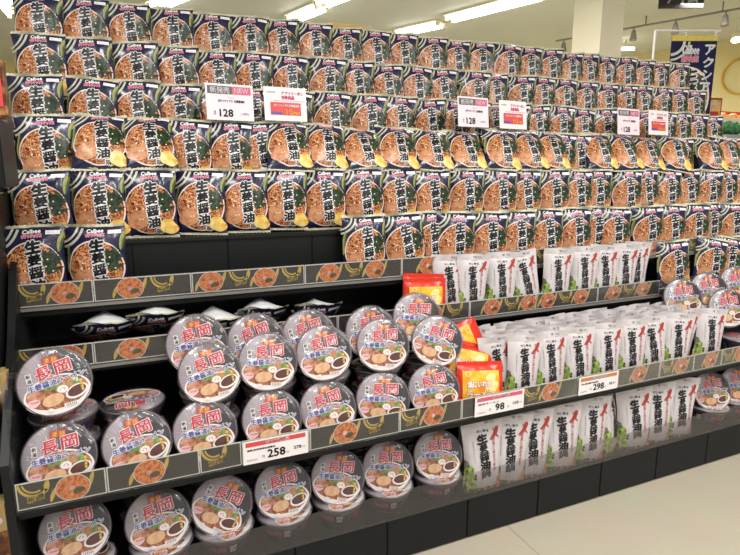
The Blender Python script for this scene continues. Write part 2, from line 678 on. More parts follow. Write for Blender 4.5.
ROWS = [
    ('topmost row', 2.43, 1.636, 40, [41, 88, 132, 174, 215, 250, 283, 315, 347, 377, 405, 434, 458, 482, 509, 531, 552, 573, 591, 609, 627, 646, 663, 682]),
    ('second row from the top', 2.31, 1.470, 70, [45, 92, 139, 179, 218, 255, 291, 327, 359, 389, 418, 445, 475, 497, 522, 544, 566, 587, 609, 627, 645, 664, 680, 697]),
    ('third row from the top', 2.19, 1.318, 105, [39, 92, 138, 180, 218, 256, 294, 333, 370, 400, 432, 455, 475, 497, 518, 539, 562, 584, 606, 627, 647, 665, 683, 699, 715]),
    ('fifth row from the top', 1.95, 1.012, 200, [43, 101, 151, 201, 246, 286, 327, 365, 400, 433, 467, 500, 526, 553, 577, 596, 626, 647, 668, 688, 707, 725, 740]),
]
for name, Y, z, v, us in ROWS:
    n = len(us)
    for i, u in enumerate(us):
        p = at(u, v, Y)
        put_bag(p.x - .004, Y + rnd.uniform(-.006, .006), z + rnd.uniform(-.004, .004), 'navy crisp bag in the %s, %s' % (name, place_txt(i, n)),
                'crisp bags in the ' + name, lean=R(rnd.uniform(3, 9)), yaw=R(-8 - 2.8 * p.x + rnd.uniform(-3, 3)), roll=R(rnd.uniform(-2.5, 2.5)))
R4 = [(49, 0, 0), (102, 1, -2), (151, 1, 3), (189, 0, 0), (232, 0, 0), (262, 0, 2), (284, 1, -4), (320, 1, -10), (358, 1, 0), (391, 1, -9), (424, 1, -10), (460, 1, -4), (491, 1, -14),
      (521, 1, -2), (541, 1, -10), (558, 0, -4), (576, 0, 0), (591, 1, -2), (614, 1, 2), (638, 1, -14), (661, 1, -20), (679, 0, 0), (698, 1, -14), (717, 1, -14), (732, 1, -10)]
for i, (u, ln, ro) in enumerate(R4):
    p = at(u, 150, 2.07)
    if ln:
        put_bag(p.x - .006, 1.955 + rnd.uniform(0, .012) + (.012 if i % 2 else 0), 1.222, 'navy crisp bag tipped back in the fourth row from the top, %s' % place_txt(i, len(R4)), 'crisp bags in the fourth row from the top',
                lean=R(38 + rnd.uniform(-4, 5)), yaw=R(-2 - 4 * p.x), roll=R(-ro * .6))
    else:
        put_bag(p.x - .004, 2.05, 1.178, 'navy crisp bag upright in the fourth row from the top, %s' % place_txt(i, len(R4)), 'crisp bags in the fourth row from the top',
                lean=R(6), yaw=R(-3 - 4 * p.x), roll=R(-ro))
R6 = [(35, 0, 0), (99, 0, 0), (366, 0, 0), (408, 0, -6), (432, 1, 0), (455, 0, 3), (488, 0, 2), (517, 0, 2), (546, 0, 0), (574, 0, 1), (592, 1, 3), (612, 0, 2), (645, 0, 0), (668, 0, 0), (691, 0, 0), (706, 1, 0), (728, 0, 0)]
for i, (u, bk, ro) in enumerate(R6):
    Y = 1.84 + .036 * bk
    p = at(u, 260, Y)
    if i < 2:
        lb = ('left-hand' if i == 0 else 'right-hand') + ' one of two navy crisp bags alone at the lowest row, far left'
    elif i == 2:
        lb = 'navy crisp bag beside the bare black riser in the lowest row of bags'
    else:
        lb = 'navy crisp bag in the long run of the lowest row, %s' % place_txt(i - 2, len(R6) - 2).replace('at the right end', 'last')
    put_bag(p.x - .004, Y, .848, lb, 'crisp bags in the lowest row', lean=R(4 + rnd.uniform(-2, 2)), yaw=R(-8 - 2.8 * p.x + rnd.uniform(-3, 3)), roll=R(ro))
# bags tipped forward on the shelf under them: their white backs show
for i, (u, v, sc, hg) in enumerate([(102, 326, 1, 0), (158, 316, 1, .012), (216, 322, 1, -.004), (268, 310, 1, .012), (326, 306, 1, .012)]):
    p = at(u, v, 1.74)
    tilt = [68, 66, 71, 66, 58][i]
    put_bag(p.x, 1.745 + BH * math.sin(R(tilt)), p.z - BH * math.cos(R(tilt)), 'navy crisp bag slumped forward under the upper ledge, white back showing, %s' % place_txt(i, 5), 'slumped crisp bags',
            lean=-R(tilt), yaw=R([2, -2, 3, -4, -8][i]), key='slumped')
for i, (u, ro) in enumerate([(676, -3), (709, 8), (724, 10), (738, 4)]):
    p = at(u, 262, 1.735)
    put_bag(p.x, 1.735, .692, 'navy crisp bag above the right noodle bowls, %s of four' % ['first', 'second', 'third', 'last'][i], 'crisp bags above the bowls', lean=R(6), yaw=R(-16), roll=R(ro))

# ------------------------------------------------------------ noodle bowls
LR, LH = .080, .070


def lid_art():
    a = Art()
    r = LR
    a.ell(.000, -.029, .0715, .0455, 1, M['bowl_white'], 44)
    a.ell(.000, -.025, .066, .0375, 2, M['broth'], 40)
    a.ell(-.048, -.022, .016, .014, 3, M['meatball'], 16, 0, .2, 2)
    a.ell(-.052, -.036, .012, .010, 3, M['pinkpale'], 16, 0, .2, 4)
    for i in range(6):
        q = random.Random(i + 50)
        a.leaf(-.01 + q.uniform(-.022, .02), -.010 + q.uniform(-.006, .006), .03, .008, q.uniform(-.8, .8), 3, M['leek'])
    for i in range(5):
        q = random.Random(i + 80)
        a.leaf(.044 + q.uniform(-.008, .008), -.014 + q.uniform(-.008, .008), .022, .006, q.uniform(-.8, .8), 3, M['leek'])
    a.ell(-.012, -.040, .023, .014, 4, M['chashu'], 26, .12)
    a.ell(.012, -.021, .012, .0085, 5, M['bowl_white'], 18)
    a.band(.012, -.021, .0035, .0055, R(-60), R(220), 6, M['naruto_pink'], 12, .7)
    a.ell(.040, -.034, .0255, .0155, 6, M['bowl_white'], 26, .25)
    a.ell(.040, -.033, .021, .0115, 7, M['soup_dark'], 24, .25)
    a.rect(.022, -.060, .03, .0085, 8, M['bowl_white'])
    for k in range(6):
        a.rect(.012 + .004 * k, -.060, .0015, .006, 9, M['card_grey'])
    a.ell(-.022, -.062, .006, .005, 8, M['bowl_white'], 14)
    a.column('旨味濃厚', .053, -.008, .006, .006, .0075, 9, M['lid_yellow'], .0005, 0, 3)
    # blue line with a white edge, red characters, orange seal, white corner box
    for lay, m, bo, k in ((9, M['white'], .0018, 8), (10, M['lid_blue'], .0005, 4)):
        a.text('生姜醤油ラーメン', .004, .0015, .122, .0145, lay, m, bo, .07, 0, k)
    for c, x, y in (('長', -.018, .027), ('岡', .024, .0315)):
        for lay, m, bo, k in ((9, M['white'], .0022, 8), (11, M['lid_red'], .0009, 4)):
            a.text(c, x, y, .034, .030, lay, m, bo, .06, .06, k)
    a.rect(.002, .0535, .034, .0165, 9, M['lid_orange'])
    for c, x in (('凄', -.006), ('麺', .010)):
        a.text(c, x, .0535, .0115, .0115, 10, M['lid_yellow'])
    a.rect(-.050, .022, .012, .024, 9, M['bowl_white'])
    a.column('新潟', -.050, .0335, .009, .0095, .0115, 10, M['ink'], .0003, 0, 3)
    return a


LID_ART = lid_art()


def make_bowl():
    root = thing('noodle_bowl', '', 'noodle bowl')

    def side_r(z):
        return .052 + (.0755 - .052) * (z / (LH - .006))
    b = MB()
    prof = [(.0, .003), (.046, .003), (.049, 0), (.052, .002)] + [(side_r(z), z) for z in (.012, .024, .036, .048, .060)]
    b.lathe(prof, M['bowl_side'], 48)
    b.lathe([(side_r(.052) + .0006, .052), (side_r(.064) + .0006, .064), (.0795, .0655), (.0805, .068), (.0795, .0705), (.077, .0705)], M['bowl_lip'], 48)
    sa = Art()
    C = 2 * PI * .066
    for k in range(4):
        x = C * (k / 4)
        sa.text('長岡', x, .036, .044, .020, 2, M['bowl_pink'], .0012, 0, 0, 4)
        sa.rect(x + .040, .034, .018, .024, 1, M['bowl_white'])
        sa.text('凄麺', x + .040, .034, .014, .008, 2, M['lid_red'])
        sa.rect(x - .034, .033, .012, .026, 1, M['lid_blue'])

    def wrap(x, y, l):
        t = x / C * 2 * PI - PI / 2
        r_ = side_r(y) + .0004 * l
        return r_ * math.cos(t), r_ * math.sin(t), y
    sa.lay(b, wrap, [C * i / 48 - C / 8 for i in range(60)], [.03, .042])
    b.build('bowl', root)
    d = MB()

    def dome(x, y, l):
        rr = min(1, (x * x + y * y) / (LR * LR))
        return x, y, .0025 * (1 - rr) + .0003 * l
    g = 20
    vs = []
    rings = [0.0, .02, .04, .055, .068, .0775]
    vs = [dome(0, 0, 0)]
    for rr in rings[1:]:
        for i in range(48):
            t = 2 * PI * i / 48
            vs.append(dome(rr * math.cos(t), rr * math.sin(t), 0))
    fs = [(0, 1 + i, 1 + (i + 1) % 48) for i in range(48)]
    for k in range(len(rings) - 2):
        for i in range(48):
            j = (i + 1) % 48
            fs.append((1 + k * 48 + i, 1 + (k + 1) * 48 + i, 1 + (k + 1) * 48 + j, 1 + k * 48 + j))
    d.add(vs, fs, M['lid'], True)
    cuts = [-.06 + .02 * i for i in range(7)]
    LID_ART.lay(d, dome, cuts, cuts)
    lid = d.build('lid', root)
    lid.location = (0, 0, LH)
    f = MB()
    q = random.Random(5)
    ph = [q.uniform(0, 6.28) for _ in range(6)]

    def wob(k, a):
        s_ = math.sin(7 * a + ph[k % 6]) * .5 + math.sin(13 * a + ph[(k + 2) % 6]) * .5
        return 1 + (.012 * s_ if k > 3 else 0), (.0009 * s_ if 0 < k < 4 else 0)
    f.lathe([(.0005, LH + .009), (.03, LH + .009), (.055, LH + .0085), (.074, LH + .007), (.083, LH + .0015), (.0815, LH - .008), (.074, LH - .03), (.064, .018), (.056, .003)], M['film'], 56, wob=wob)
    f.build('shrink_film', root)
    return root


BS = 1.06
PROTO['bowl'] = [make_bowl(), False]
PROTO['bowl'][0].scale = (BS, BS, BS)
REST = math.atan((LR - .052) / LH)


def bowl_on_side(u, v, Y, label, group, yaw=0., roll=0., tilt=None, z=None):
    """lid centre seen at (u, v) on the plane Y; the bowl lies on its side."""
    p = at(u, v, Y)
    if z is not None:
        p.z = z
    t = REST if tilt is None else tilt
    rot = Matrix.Rotation(yaw, 4, 'Z') @ Matrix.Rotation(PI / 2 - t, 4, 'X') @ Matrix.Rotation(roll, 4, 'Z')
    base = p - rot.to_3x3() @ Vector((0, 0, LH * BS))
    return instance('bowl', label, 'noodle bowl', Matrix.Translation(base) @ rot, group)


def bowl_flat(x, y, z, label, group, spin=0., tx=0.):
    mt = Matrix.Translation((x, y, z)) @ Matrix.Rotation(tx, 4, 'X') @ Matrix.Rotation(spin, 4, 'Z')
    return instance('bowl', label, 'noodle bowl', mt, group)


zA, zB, zC, zD = .134, .440, .692, .847
g = 'noodle bowls on their sides at the front of the middle shelf'
fr = [(60, 460, 0, 2, 'behind the rail at its left end'), (137, 440, 0, 12, 'print slanting up, second from the left'), (205, 427, 6, 3, 'half hidden left of the 258 price ticket'),
      (272, 417, 8, 0, 'right above the 258 price ticket'), (328, 405, 12, 10, 'first to the right of the 258 price ticket'), (383, 398, 16, -8, 'second to the right of the 258 price ticket'), (434, 383, 20, 8, 'next to the red noodle packet')]
for u, v, yw, ro, w in fr:
    bowl_on_side(u, v, 1.482, 'front noodle bowl on the middle shelf, ' + w, g, -R(yw), R(ro), None, zB + LR * BS * math.cos(REST) + .003)
g = 'noodle bowls on top of the stacks on the middle shelf'
tops = [(55, 382, 0, 10, 'at the far left, whole lid showing'), (210, 373, 4, 10, 'second from the left'), (268, 362, 6, -4, 'third from the left, whole lid showing'), (324, 353, 8, 4, 'fourth from the left'),
        (383, 345, 14, -4, 'fifth from the left'), (437, 341, 20, -22, 'tilted clockwise beside the packets')]
stackx = []
for u, v, yw, ro, w in tops:
    o = bowl_on_side(u, v, 1.53, 'noodle bowl lying atop a middle-shelf stack, ' + w, g, -R(yw), R(ro), R(20))
    stackx.append(at(u, v, 1.545).x)
g = 'rear noodle bowls on the middle shelf'
for u, v, ro, w in [(197, 344, 8, 'behind the second stacked lid from the left'), (256, 342, 12, 'behind the third stacked lid from the left'), (309, 337, 8, 'behind the fourth stacked lid from the left'),
                    (371, 332, 0, 'behind the fifth stacked lid from the left'), (417, 318, -10, 'peeping above the clockwise-tilted lid')]:
    bowl_on_side(u, v, 1.588, 'rear noodle bowl on the middle shelf, ' + w, g, -R(8), R(ro), R(17))
g = 'upright noodle bowls stacked on the middle shelf'
names = ['under the far-left lid', 'standing free with its lid reading upside down', 'under the second top lid', 'under the third top lid', 'under the fourth top lid', 'under the fifth top lid', 'under the clockwise-tilted lid']
sx = [-.185, -.015, .195, .37, .55, .735, .925]
for x, w in zip(sx, names):
    for k in range(2):
        bowl_flat(x, 1.612, zB + .0765 * k, 'upright noodle bowl, %s of the middle-shelf stack %s' % (('bottom', 'top')[k], w.replace('standing free with its lid reading upside down', 'standing free, lid reading upside down')), g, R(170 + 10 * k), R(1))
g = 'leaning noodle bowls on the bottom shelf'
A = [(75, 530, 0, 4), (158, 520, 2, 6), (222, 505, 4, -34), (283, 490, 8, 4), (338, 477, 10, -14), (388, 467, 12, -8), (438, 455, 14, -4), (712, 391, 22, 2), (739, 385, 24, 2)]
wA = ['at the left end, largest', 'second from the left end', 'twisted clockwise below the 258 ticket', 'just right of the twisted one', 'tilted, third before the white pouches', 'second before the white pouches', 'touching the white pouches',
      'first right of the white pouches', 'at the right end']
for (u, v, yw, ro), w in zip(A, wA):
    o = bowl_on_side(u, v, 1.495, 'noodle bowl propped lid-out on the bottom shelf, ' + w, g, -R(yw), R(ro))
    x = at(u, v, 1.495).x
    bowl_flat(x + .006, 1.512, zA, 'upright noodle bowl on the bottom shelf under the bowl ' + w, 'upright noodle bowls on the bottom shelf', R(20 + 9 * (u % 7)))
    if u < 700:
        bowl_flat(x - .02, 1.70, zA, 'back lower bowl on bottom shelf, behind the one ' + w, 'upright noodle bowls at the back of the bottom shelf', R(40 + 9 * (u % 7)))
        bowl_flat(x - .02, 1.70, zA + .0765, 'back upper bowl on bottom shelf, behind the one ' + w, 'upright noodle bowls at the back of the bottom shelf', R(10 + 9 * (u % 7)))
g = 'noodle bowls at the right of the middle shelf'
for u, v, Y, yw, ro, w in [(683, 298, 1.60, 22, 2, 'above the last white pouches'), (709, 291, 1.60, 24, 4, 'between two other lids'), (728, 308, 1.53, 24, 2, 'in front, whole lid showing'), (738, 284, 1.62, 24, 4, 'at the picture edge')]:
    bowl_on_side(u, v, Y, 'noodle bowl at the right of the middle shelf, ' + w, g, -R(yw), R(ro), R(20))
for i, (x, y) in enumerate([(2.19, 1.63), (2.38, 1.63), (2.42, 1.47)]):
    for k in range(2 if i < 2 else 1):
        bowl_flat(x, y, zB + .0765 * k, 'upright noodle bowl, right of middle shelf, ' + [['bottom of the stack behind the pouches', 'top of the stack behind the pouches'], ['bottom of the right rear stack', 'top of the right rear stack'], ['beside the last white pouch']][i][k],
                  'upright noodle bowls at the right of the middle shelf', R(25))

# ------------------------------------------------------ white soup pouches
PW, PH = .134, .226


def pouch_art():
    a = Art()
    w, h = PW, PH
    a.poly([(-.5 * w, .0), (-.22 * w, .0), (-.30 * w, .24 * h), (-.43 * w, .44 * h), (-.5 * w, .46 * h)], 1, M['pouch_clear'])
    a.poly([(.5 * w, .0), (.5 * w, .34 * h), (.40 * w, .26 * h), (.30 * w, .0)], 1, M['pouch_clear'])
    a.poly([(-.22 * w, 0), (.30 * w, 0), (.33 * w, .08 * h), (-.25 * w, .08 * h)], 1, M['pouch_clear'])
    for i, (x, y, r_) in enumerate([(-.40, .30, .015), (-.38, .20, .017), (-.42, .12, .014), (-.28, .10, .010)]):
        a.ell(x * w, y * h, r_ * 1.0, r_ * 1.15, 2, M['veg'], 16, 0, .2, i)
    for i, (x, y, r_) in enumerate([(.40, .17, .011), (.37, .09, .013), (.22, .04, .010), (.02, .04, .009)]):
        a.ell(x * w, y * h, r_ * .9, r_, 2, M['meatball'], 16, 0, .2, i + 9)
    for i, c in enumerate('生姜醤油鍋'):
        a.text(c, (-.03 + .012 * i) * w, .80 * h - .0265 * (i + .5), .034 if i != 1 else .026, .0255, 3, M['ink'], (.0022, .0012, .0009, .0017, .001)[i], 0, .18, 5)
    a.column('野菜と肉のうまみ', .27 * w, .74 * h, .010, .0105, .0125, 3, M['pouch_rose'], .0005, .1, 3)
    a.column('生姜の香りが広がる', -.27 * w, .72 * h, .005, .005, .0072, 3, M['card_text'])
    a.column('濃縮', -.26 * w, .28 * h, .008, .008, .010, 3, M['ink'], .0004, 0, 3)
    a.text('だし香る', .0, .84 * h, .040, .007, 3, M['card_text'], .0003)
    # red pepper-like drawing
    a.poly([(.16 * w, .72 * h), (.26 * w, .79 * h), (.33 * w, .88 * h), (.40 * w, .885 * h), (.40 * w, .84 * h), (.37 * w, .79 * h), (.30 * w, .74 * h), (.22 * w, .71 * h)], 3, M['pepper'])
    a.leaf(.36 * w, .76 * h, .02, .006, R(-40), 4, M['pepper'])
    a.leaf(.30 * w, .83 * h, .02, .005, R(120), 4, M['pepper'])
    return a


POUCH_ART = pouch_art()


def make_pouch(seed):
    q = random.Random(seed)
    ph = [q.uniform(0, 6.28) for _ in range(6)]
    nx, ny = 12, 18
    xs = [-PW / 2 + PW * i / nx for i in range(nx + 1)]
    ys = [PH * .9 * j / ny for j in range(ny + 1)]
    H9 = PH * .9

    def depth(x, y):
        s = max(-1, min(1, x / (PW / 2)))
        t = max(0, min(1, y / H9))
        env = max(0, 1 - abs(s) ** 2.6) ** .6 * (1 - t ** 2.2) ** .8 * (.75 + .25 * min(1, t / .25))
        return .024 * env + .0022 * math.sin(6 * s + 8 * t + ph[0]) * (1 - s * s) * (1 - t * .6) + .0015 * math.sin(13 * s + ph[1]) * (1 - abs(s))

    def place(x, y):
        t = y / H9
        k = 1 - .10 * math.sin(PI * min(1, (1 - t) * 1.0)) - .05 * (1 - t)
        return x * k + .004 * math.sin(2.5 * t + ph[2]) * t, y

    def front(x, y, l):
        X, Z = place(x, y)
        return X, -depth(x, y) - .0004 * l, Z
    root = thing('soup_pouch', '', 'soup pouch')
    b = MB()
    n = nx + 1
    fs = [(j * n + i, j * n + i + 1, (j + 1) * n + i + 1, (j + 1) * n + i) for j in range(ny) for i in range(nx)]
    b.add([front(x, y, 0) for y in ys for x in xs], fs, M['pouch'], True)
    b.add([(place(x, y)[0], depth(x, y) * .9, y) for y in ys for x in xs], [tuple(reversed(f)) for f in fs], M['pouch'], True)
    bt = [front(x, 0, 0) for x in xs] + [(place(x, 0)[0], depth(x, 0) * .9, 0) for x in xs]
    b.add(bt, [(i, n + i, n + i + 1, i + 1) for i in range(nx)], M['pouch'])
    POUCH_ART.lay(b, front, xs[1:-1], ys[1:])
    b.build('pouch_body', root)
    s = MB()
    lo, hi = [], []
    for x in xs:
        X, Z = place(x, H9)
        lo.append((X, -depth(x, H9), Z))
        hi.append((X * 1.01, -depth(x, H9) + .005 * math.sin(2.5 * x / PW * PI + ph[3]), Z + PH * .1))
    al = lo + hi
    f2 = [(i, i + 1, n + i + 1, n + i) for i in range(nx)]
    s.add([(x, y - .0005, z) for x, y, z in al], f2, M['pouch'], True)
    s.add([(x, y + .0005, z) for x, y, z in al], [tuple(reversed(f)) for f in f2], M['pouch'], True)
    ca = Art()
    ca.text('開け口', .02, PH * .945, .030, .008, 1, M['card_text'])
    ca.lay(s, lambda x, y, l: (x, -depth(x, H9) + .005 * math.sin(2.5 * x / PW * PI + ph[3]) * (y - H9) / (PH * .1) - .0012, y), xs[1:-1])
    s.build('top_seal', root)
    return root


for i in range(3):
    PROTO['pouch%d' % i] = [make_pouch(60 + i), False]
pouch_n = 0


def put_pouch(x, y, z, label, group, lean=0., yaw=0., roll=0., sc=1.):
    global pouch_n
    k = 'pouch%d' % (pouch_n % 3)
    pouch_n += 1
    mt = Matrix.Translation((x, y, z)) @ Matrix.Rotation(yaw, 4, 'Z') @ Matrix.Rotation(-lean, 4, 'X') @ Matrix.Rotation(roll, 4, 'Y')
    r = instance(k, label, 'soup pouch', mt, group)
    r.scale = (sc, sc, sc)
    return r


fb = [(511, 335), (523, 360), (551, 353), (578, 352), (606, 345), (630, 340), (652, 338), (674, 335), (706, 325)]
for i, (u, v) in enumerate(fb):
    Y = 1.50 if i == 0 else 1.468
    p = at(u, 352, Y)
    put_pouch(p.x, Y, zB, 'white soup pouch in the front row of the middle shelf, %s' % place_txt(i, len(fb)), 'soup pouches in the front row of the middle shelf', R(4), R(-16 + rnd.uniform(-5, 5)), R(rnd.uniform(-2, 5)))
for r_, Y in enumerate((1.525, 1.570, 1.613, 1.650)):
    for i in range(9):
        put_pouch(1.175 + .114 * i + rnd.uniform(-.02, .02), Y, zB, 'white soup pouch in the %s row of the middle shelf, %s' % (['second', 'third', 'fourth', 'fifth'][r_], place_txt(i, 9)),
                  'soup pouches in the %s row of the middle shelf' % ['second', 'third', 'fourth', 'fifth'][r_], R(rnd.uniform(-6, 3)), R(rnd.uniform(-18, 2)), R(rnd.uniform(-7, 7)))
cu_ = [(450, 1, 0), (471, 0, 2), (501, 0, 0), (529, 0, -9), (556, 0, 2), (582, 0, 2), (602, 0, 4), (622, 0, 3), (633, 1, 4)]
for i, (u, bk, ro) in enumerate(cu_):
    Y = 1.728 + .026 * bk
    p = at(u, 275, Y)
    put_pouch(p.x, Y, zC, 'white soup pouch on the ledge below the crisp bags, %s of nine' % place_txt(i, 9), 'soup pouches on the ledge', R(2), R(-14 + rnd.uniform(-4, 4)), R(ro))
pa = [(484, 0, 0), (508, 0, 3), (531, 0, 2), (560, 0, 3), (588, 0, 5), (613, 1, 6), (633, 0, 0), (653, 0, 1), (675, 0, 4)]
for i, (u, bk, ro) in enumerate(pa):
    p = at(u, 440, 1.455)
    put_pouch(p.x, 1.458 + .02 * bk, zA, 'white soup pouch behind the smoked guard of the bottom shelf, %s' % place_txt(i, len(pa)), 'soup pouches on the bottom shelf', R(3), R(-14 + rnd.uniform(-5, 5) + 45 * bk), R(ro), 1.14)
    put_pouch(p.x + .03, 1.55, zA, 'white soup pouch in the second row of the bottom shelf, %s' % place_txt(i, len(pa)), 'soup pouches in the second row of the bottom shelf', R(2), R(-10), R(2), 1.14)

# ------------------------------------------------- red and yellow packets
KW, KH = .160, .128


def make_packet():
    root = thing('noodle_packet', '', 'noodle packet')

    def depth(x, y):
        s = x / (KW / 2); t = 2 * y / KH - 1
        return .016 * max(0, 1 - abs(s) ** 3) ** .7 * max(0, 1 - abs(t) ** 3) ** .7 + .001 * math.sin(9 * s + 4 * t)
    xs = [-KW / 2 + KW * i / 12 for i in range(13)]
    ys = [KH * j / 10 for j in range(11)]
    fs = [(j * 13 + i, j * 13 + i + 1, (j + 1) * 13 + i + 1, (j + 1) * 13 + i) for j in range(10) for i in range(12)]
    b = MB()
    fn = lambda x, y, l: (x, -depth(x, y) - .0004 * l, y)
    b.add([fn(x, y, 0) for y in ys for x in xs], fs, M['pk_red'], True)
    b.add([(x, depth(x, y), y) for y in ys for x in xs], [tuple(reversed(f)) for f in fs], M['pk_red'], True)
    a = Art()
    a.rect(0, .060, .128, .100, 1, M['pk_yellow'])
    a.ell(.034, .085, .016, .018, 2, M['pk_noodle'], 18, 0, .2, 1)
    a.ell(.036, .058, .024, .022, 2, M['pk_noodle'], 18, 0, .15, 2)
    for lay, m, bo, k in ((3, M['card_orange'], .0026, 8), (4, M['bowl_white'], .0008, 4)):
        a.text('鍋にいれる', -.008, .066, .080, .022, lay, m, bo, .05, 0, k)
        a.text('ラーメン', -.004, .032, .092, .026, lay, m, bo, .05, 0, k)
    a.ell(-.045, .100, .012, .010, 3, M['lid_yellow'], 16)
    a.text('生', -.045, .100, .010, .010, 4, M['card_red'])
    a.lay(b, fn, xs[1:-1], ys[1:-1])
    b.build('packet_body', root)
    for nm, x0, x1, y0, y1 in (('top_seal', -KW / 2, KW / 2, KH, KH + .012), ('bottom_seal', -KW / 2, KW / 2, -.008, 0)):
        s = MB()
        s.box(x0, -.0008, y0, x1, .0008, y1, M['pk_red'])
        s.build(nm, root)
    return root


PROTO['packet'] = [make_packet(), False]


def put_packet(u, v, Y, label, lean, yaw, roll, dz=0.):
    p = at(u, v, Y)
    mt = Matrix.Translation((p.x, Y, p.z)) @ Matrix.Rotation(R(yaw), 4, 'Z') @ Matrix.Rotation(-R(lean), 4, 'X') @ Matrix.Rotation(R(roll), 4, 'Y') @ Matrix.Translation((0, 0, -KH / 2))
    instance('packet', label, 'noodle packet', mt, 'red and yellow noodle packets')


put_packet(425, 299, 1.725, 'red and yellow noodle packet in front on the ledge beside the white pouches', 6, -8, 2)
put_packet(423, 294, 1.755, 'red and yellow noodle packet peeping out behind another on the ledge', 6, -8, 4)
put_packet(480, 384, 1.470, 'red and yellow noodle packet in front on the middle shelf above the 98 ticket', 14, -14, 2)
put_packet(468, 364, 1.525, 'red and yellow noodle packet behind the front one on the middle shelf', 24, -14, 16)
put_packet(463, 346, 1.575, 'rearmost red and yellow noodle packet on the middle shelf, standing on edge', 14, -20, 68)

# ---------------------------------------------------------- the shelf unit
X0, X1 = -.283, 3.13
gon = thing('display_shelf', 'stepped black display shelf carrying the crisp bags, noodle bowls and pouches', 'display shelf', (X0, 1.41, 0))


def part(mb, name, **k):
    for i, (x, y, z) in enumerate(mb.v):
        mb.v[i] = (x - X0, y - 1.41, z)
    o = mb.build(name, k.pop('under', gon))
    for a_, b_ in k.items():
        o[a_] = b_
    return o


x = X0 - .253 + .026
k = 0
while x < X1:
    b = MB()
    a0, a1 = max(X0, x + .0015), min(X1, x + .2965)
    if a1 - a0 > .02:
        b.box(a0, 1.408, .004, a1, 1.42, .158, M['kick'], .002)
        part(b, 'kick_panel')
    x += .298
b = MB(); b.box(X0, 1.422, .0, X1, 2.55, .121, M['black_shelf']); part(b, 'plinth')
BOARD = {}
for nm, y0, y1, z0, z1 in (('bottom_deck', 1.422, 1.985, .122, zA - .002), ('middle_shelf', 1.42, 1.985, .408, zB - .002), ('ledge_shelf', 1.688, 1.985, .664, zC - .002), ('upper_shelf', 1.788, 1.985, .815, zD - .002)):
    b = MB(); b.box(X0, y0, z0, X1, y1, z1, M['black_shelf'], .003); BOARD[nm] = part(b, nm)
b = MB(); b.box(X0, 1.985, .12, X1, 2.0, .98, M['black_panel']); part(b, 'back_panel')
# risers: the panelled one behind the lowest bags, then the hidden steps
x = X0
while x < X1:
    b = MB(); b.box(x + .001, 1.915, zD, min(x + .299, X1), 1.93, 1.004, M['black_panel'], .002); part(b, 'riser_panel')
    x += .3
for i, (y0, z) in enumerate(((1.905, 1.008), (2.0, 1.175), (2.13, 1.315), (2.25, 1.467), (2.37, 1.633))):
    b = MB(); b.box(X0, y0, z - .012, X1, 2.55, z, M['black_shelf'], .002)
    b.box(X0, y0 + .02, z - .15, X1, y0 + .03, z - .012, M['black_panel'])
    part(b, 'step')
b = MB(); b.box(X0, 2.53, .12, X1, 2.55, 1.621, M['black_panel']); part(b, 'rear_panel')


def end_profile(xa, xb, nm):
    pr = [(1.405, 0), (2.55, 0), (2.55, 1.62), (2.37, 1.62), (2.25, 1.45), (2.13, 1.30), (2.0, 1.16), (1.90, 1.0), (1.78, .95), (1.66, .80), (1.405, .56)]
    b = MB()
    n = len(pr)
    b.add([(xa, y, z) for y, z in pr] + [(xb, y, z) for y, z in pr], [tuple(range(n)), tuple(reversed(range(n, 2 * n)))] + [(i, n + i, n + (i + 1) % n, (i + 1) % n) for i in range(n)], M['black_panel'])
    part(b, nm)


end_profile(X0 - .018, X0, 'end_panel')
end_profile(X1, X1 + .018, 'end_panel')
# clear fronts that hold the strips, smoked guard at the bottom
RAILS = [('upper rail', 1.78, .846, .912), ('ledge rail', 1.68, .689, .752), ('middle rail', 1.412, .438, .506)]
for nm, Y, z0, z1 in RAILS:
    b = MB(); b.box(X0, Y - .004, z0 - .003, X1, Y - .002, z1 + .003, M['clear'])
    bd = BOARD[{'upper rail': 'upper_shelf', 'ledge rail': 'ledge_shelf', 'middle rail': 'middle_shelf'}[nm]]
    part(b, 'rail_front', label='clear plastic rail front', under=bd)
    b = MB(); b.box(X0, Y - .004, z0 - .012, X1, Y + .012, z0 - .0035, M['grey_metal'] if nm != 'middle rail' else M['black_shelf']); part(b, 'rail_lip', under=bd)
x = X0
while x < X1:
    b = MB(); b.box(x + .001, 1.404, .150, min(x + .893, X1), 1.407, .242, M['smoke']); part(b, 'smoked_guard', label='smoked see-through guard', under=BOARD['bottom_deck'])
    x += .894
for z0, Y, h in ((zB, 1.42, .30), (zD, 1.79, .12), (zC, 1.70, .12)):
    b = MB(); b.box(X0 + .001, Y, z0, X0 + .003, Y + .25, z0 + h, M['clear']); part(b, 'side_guard', label='clear side guard')


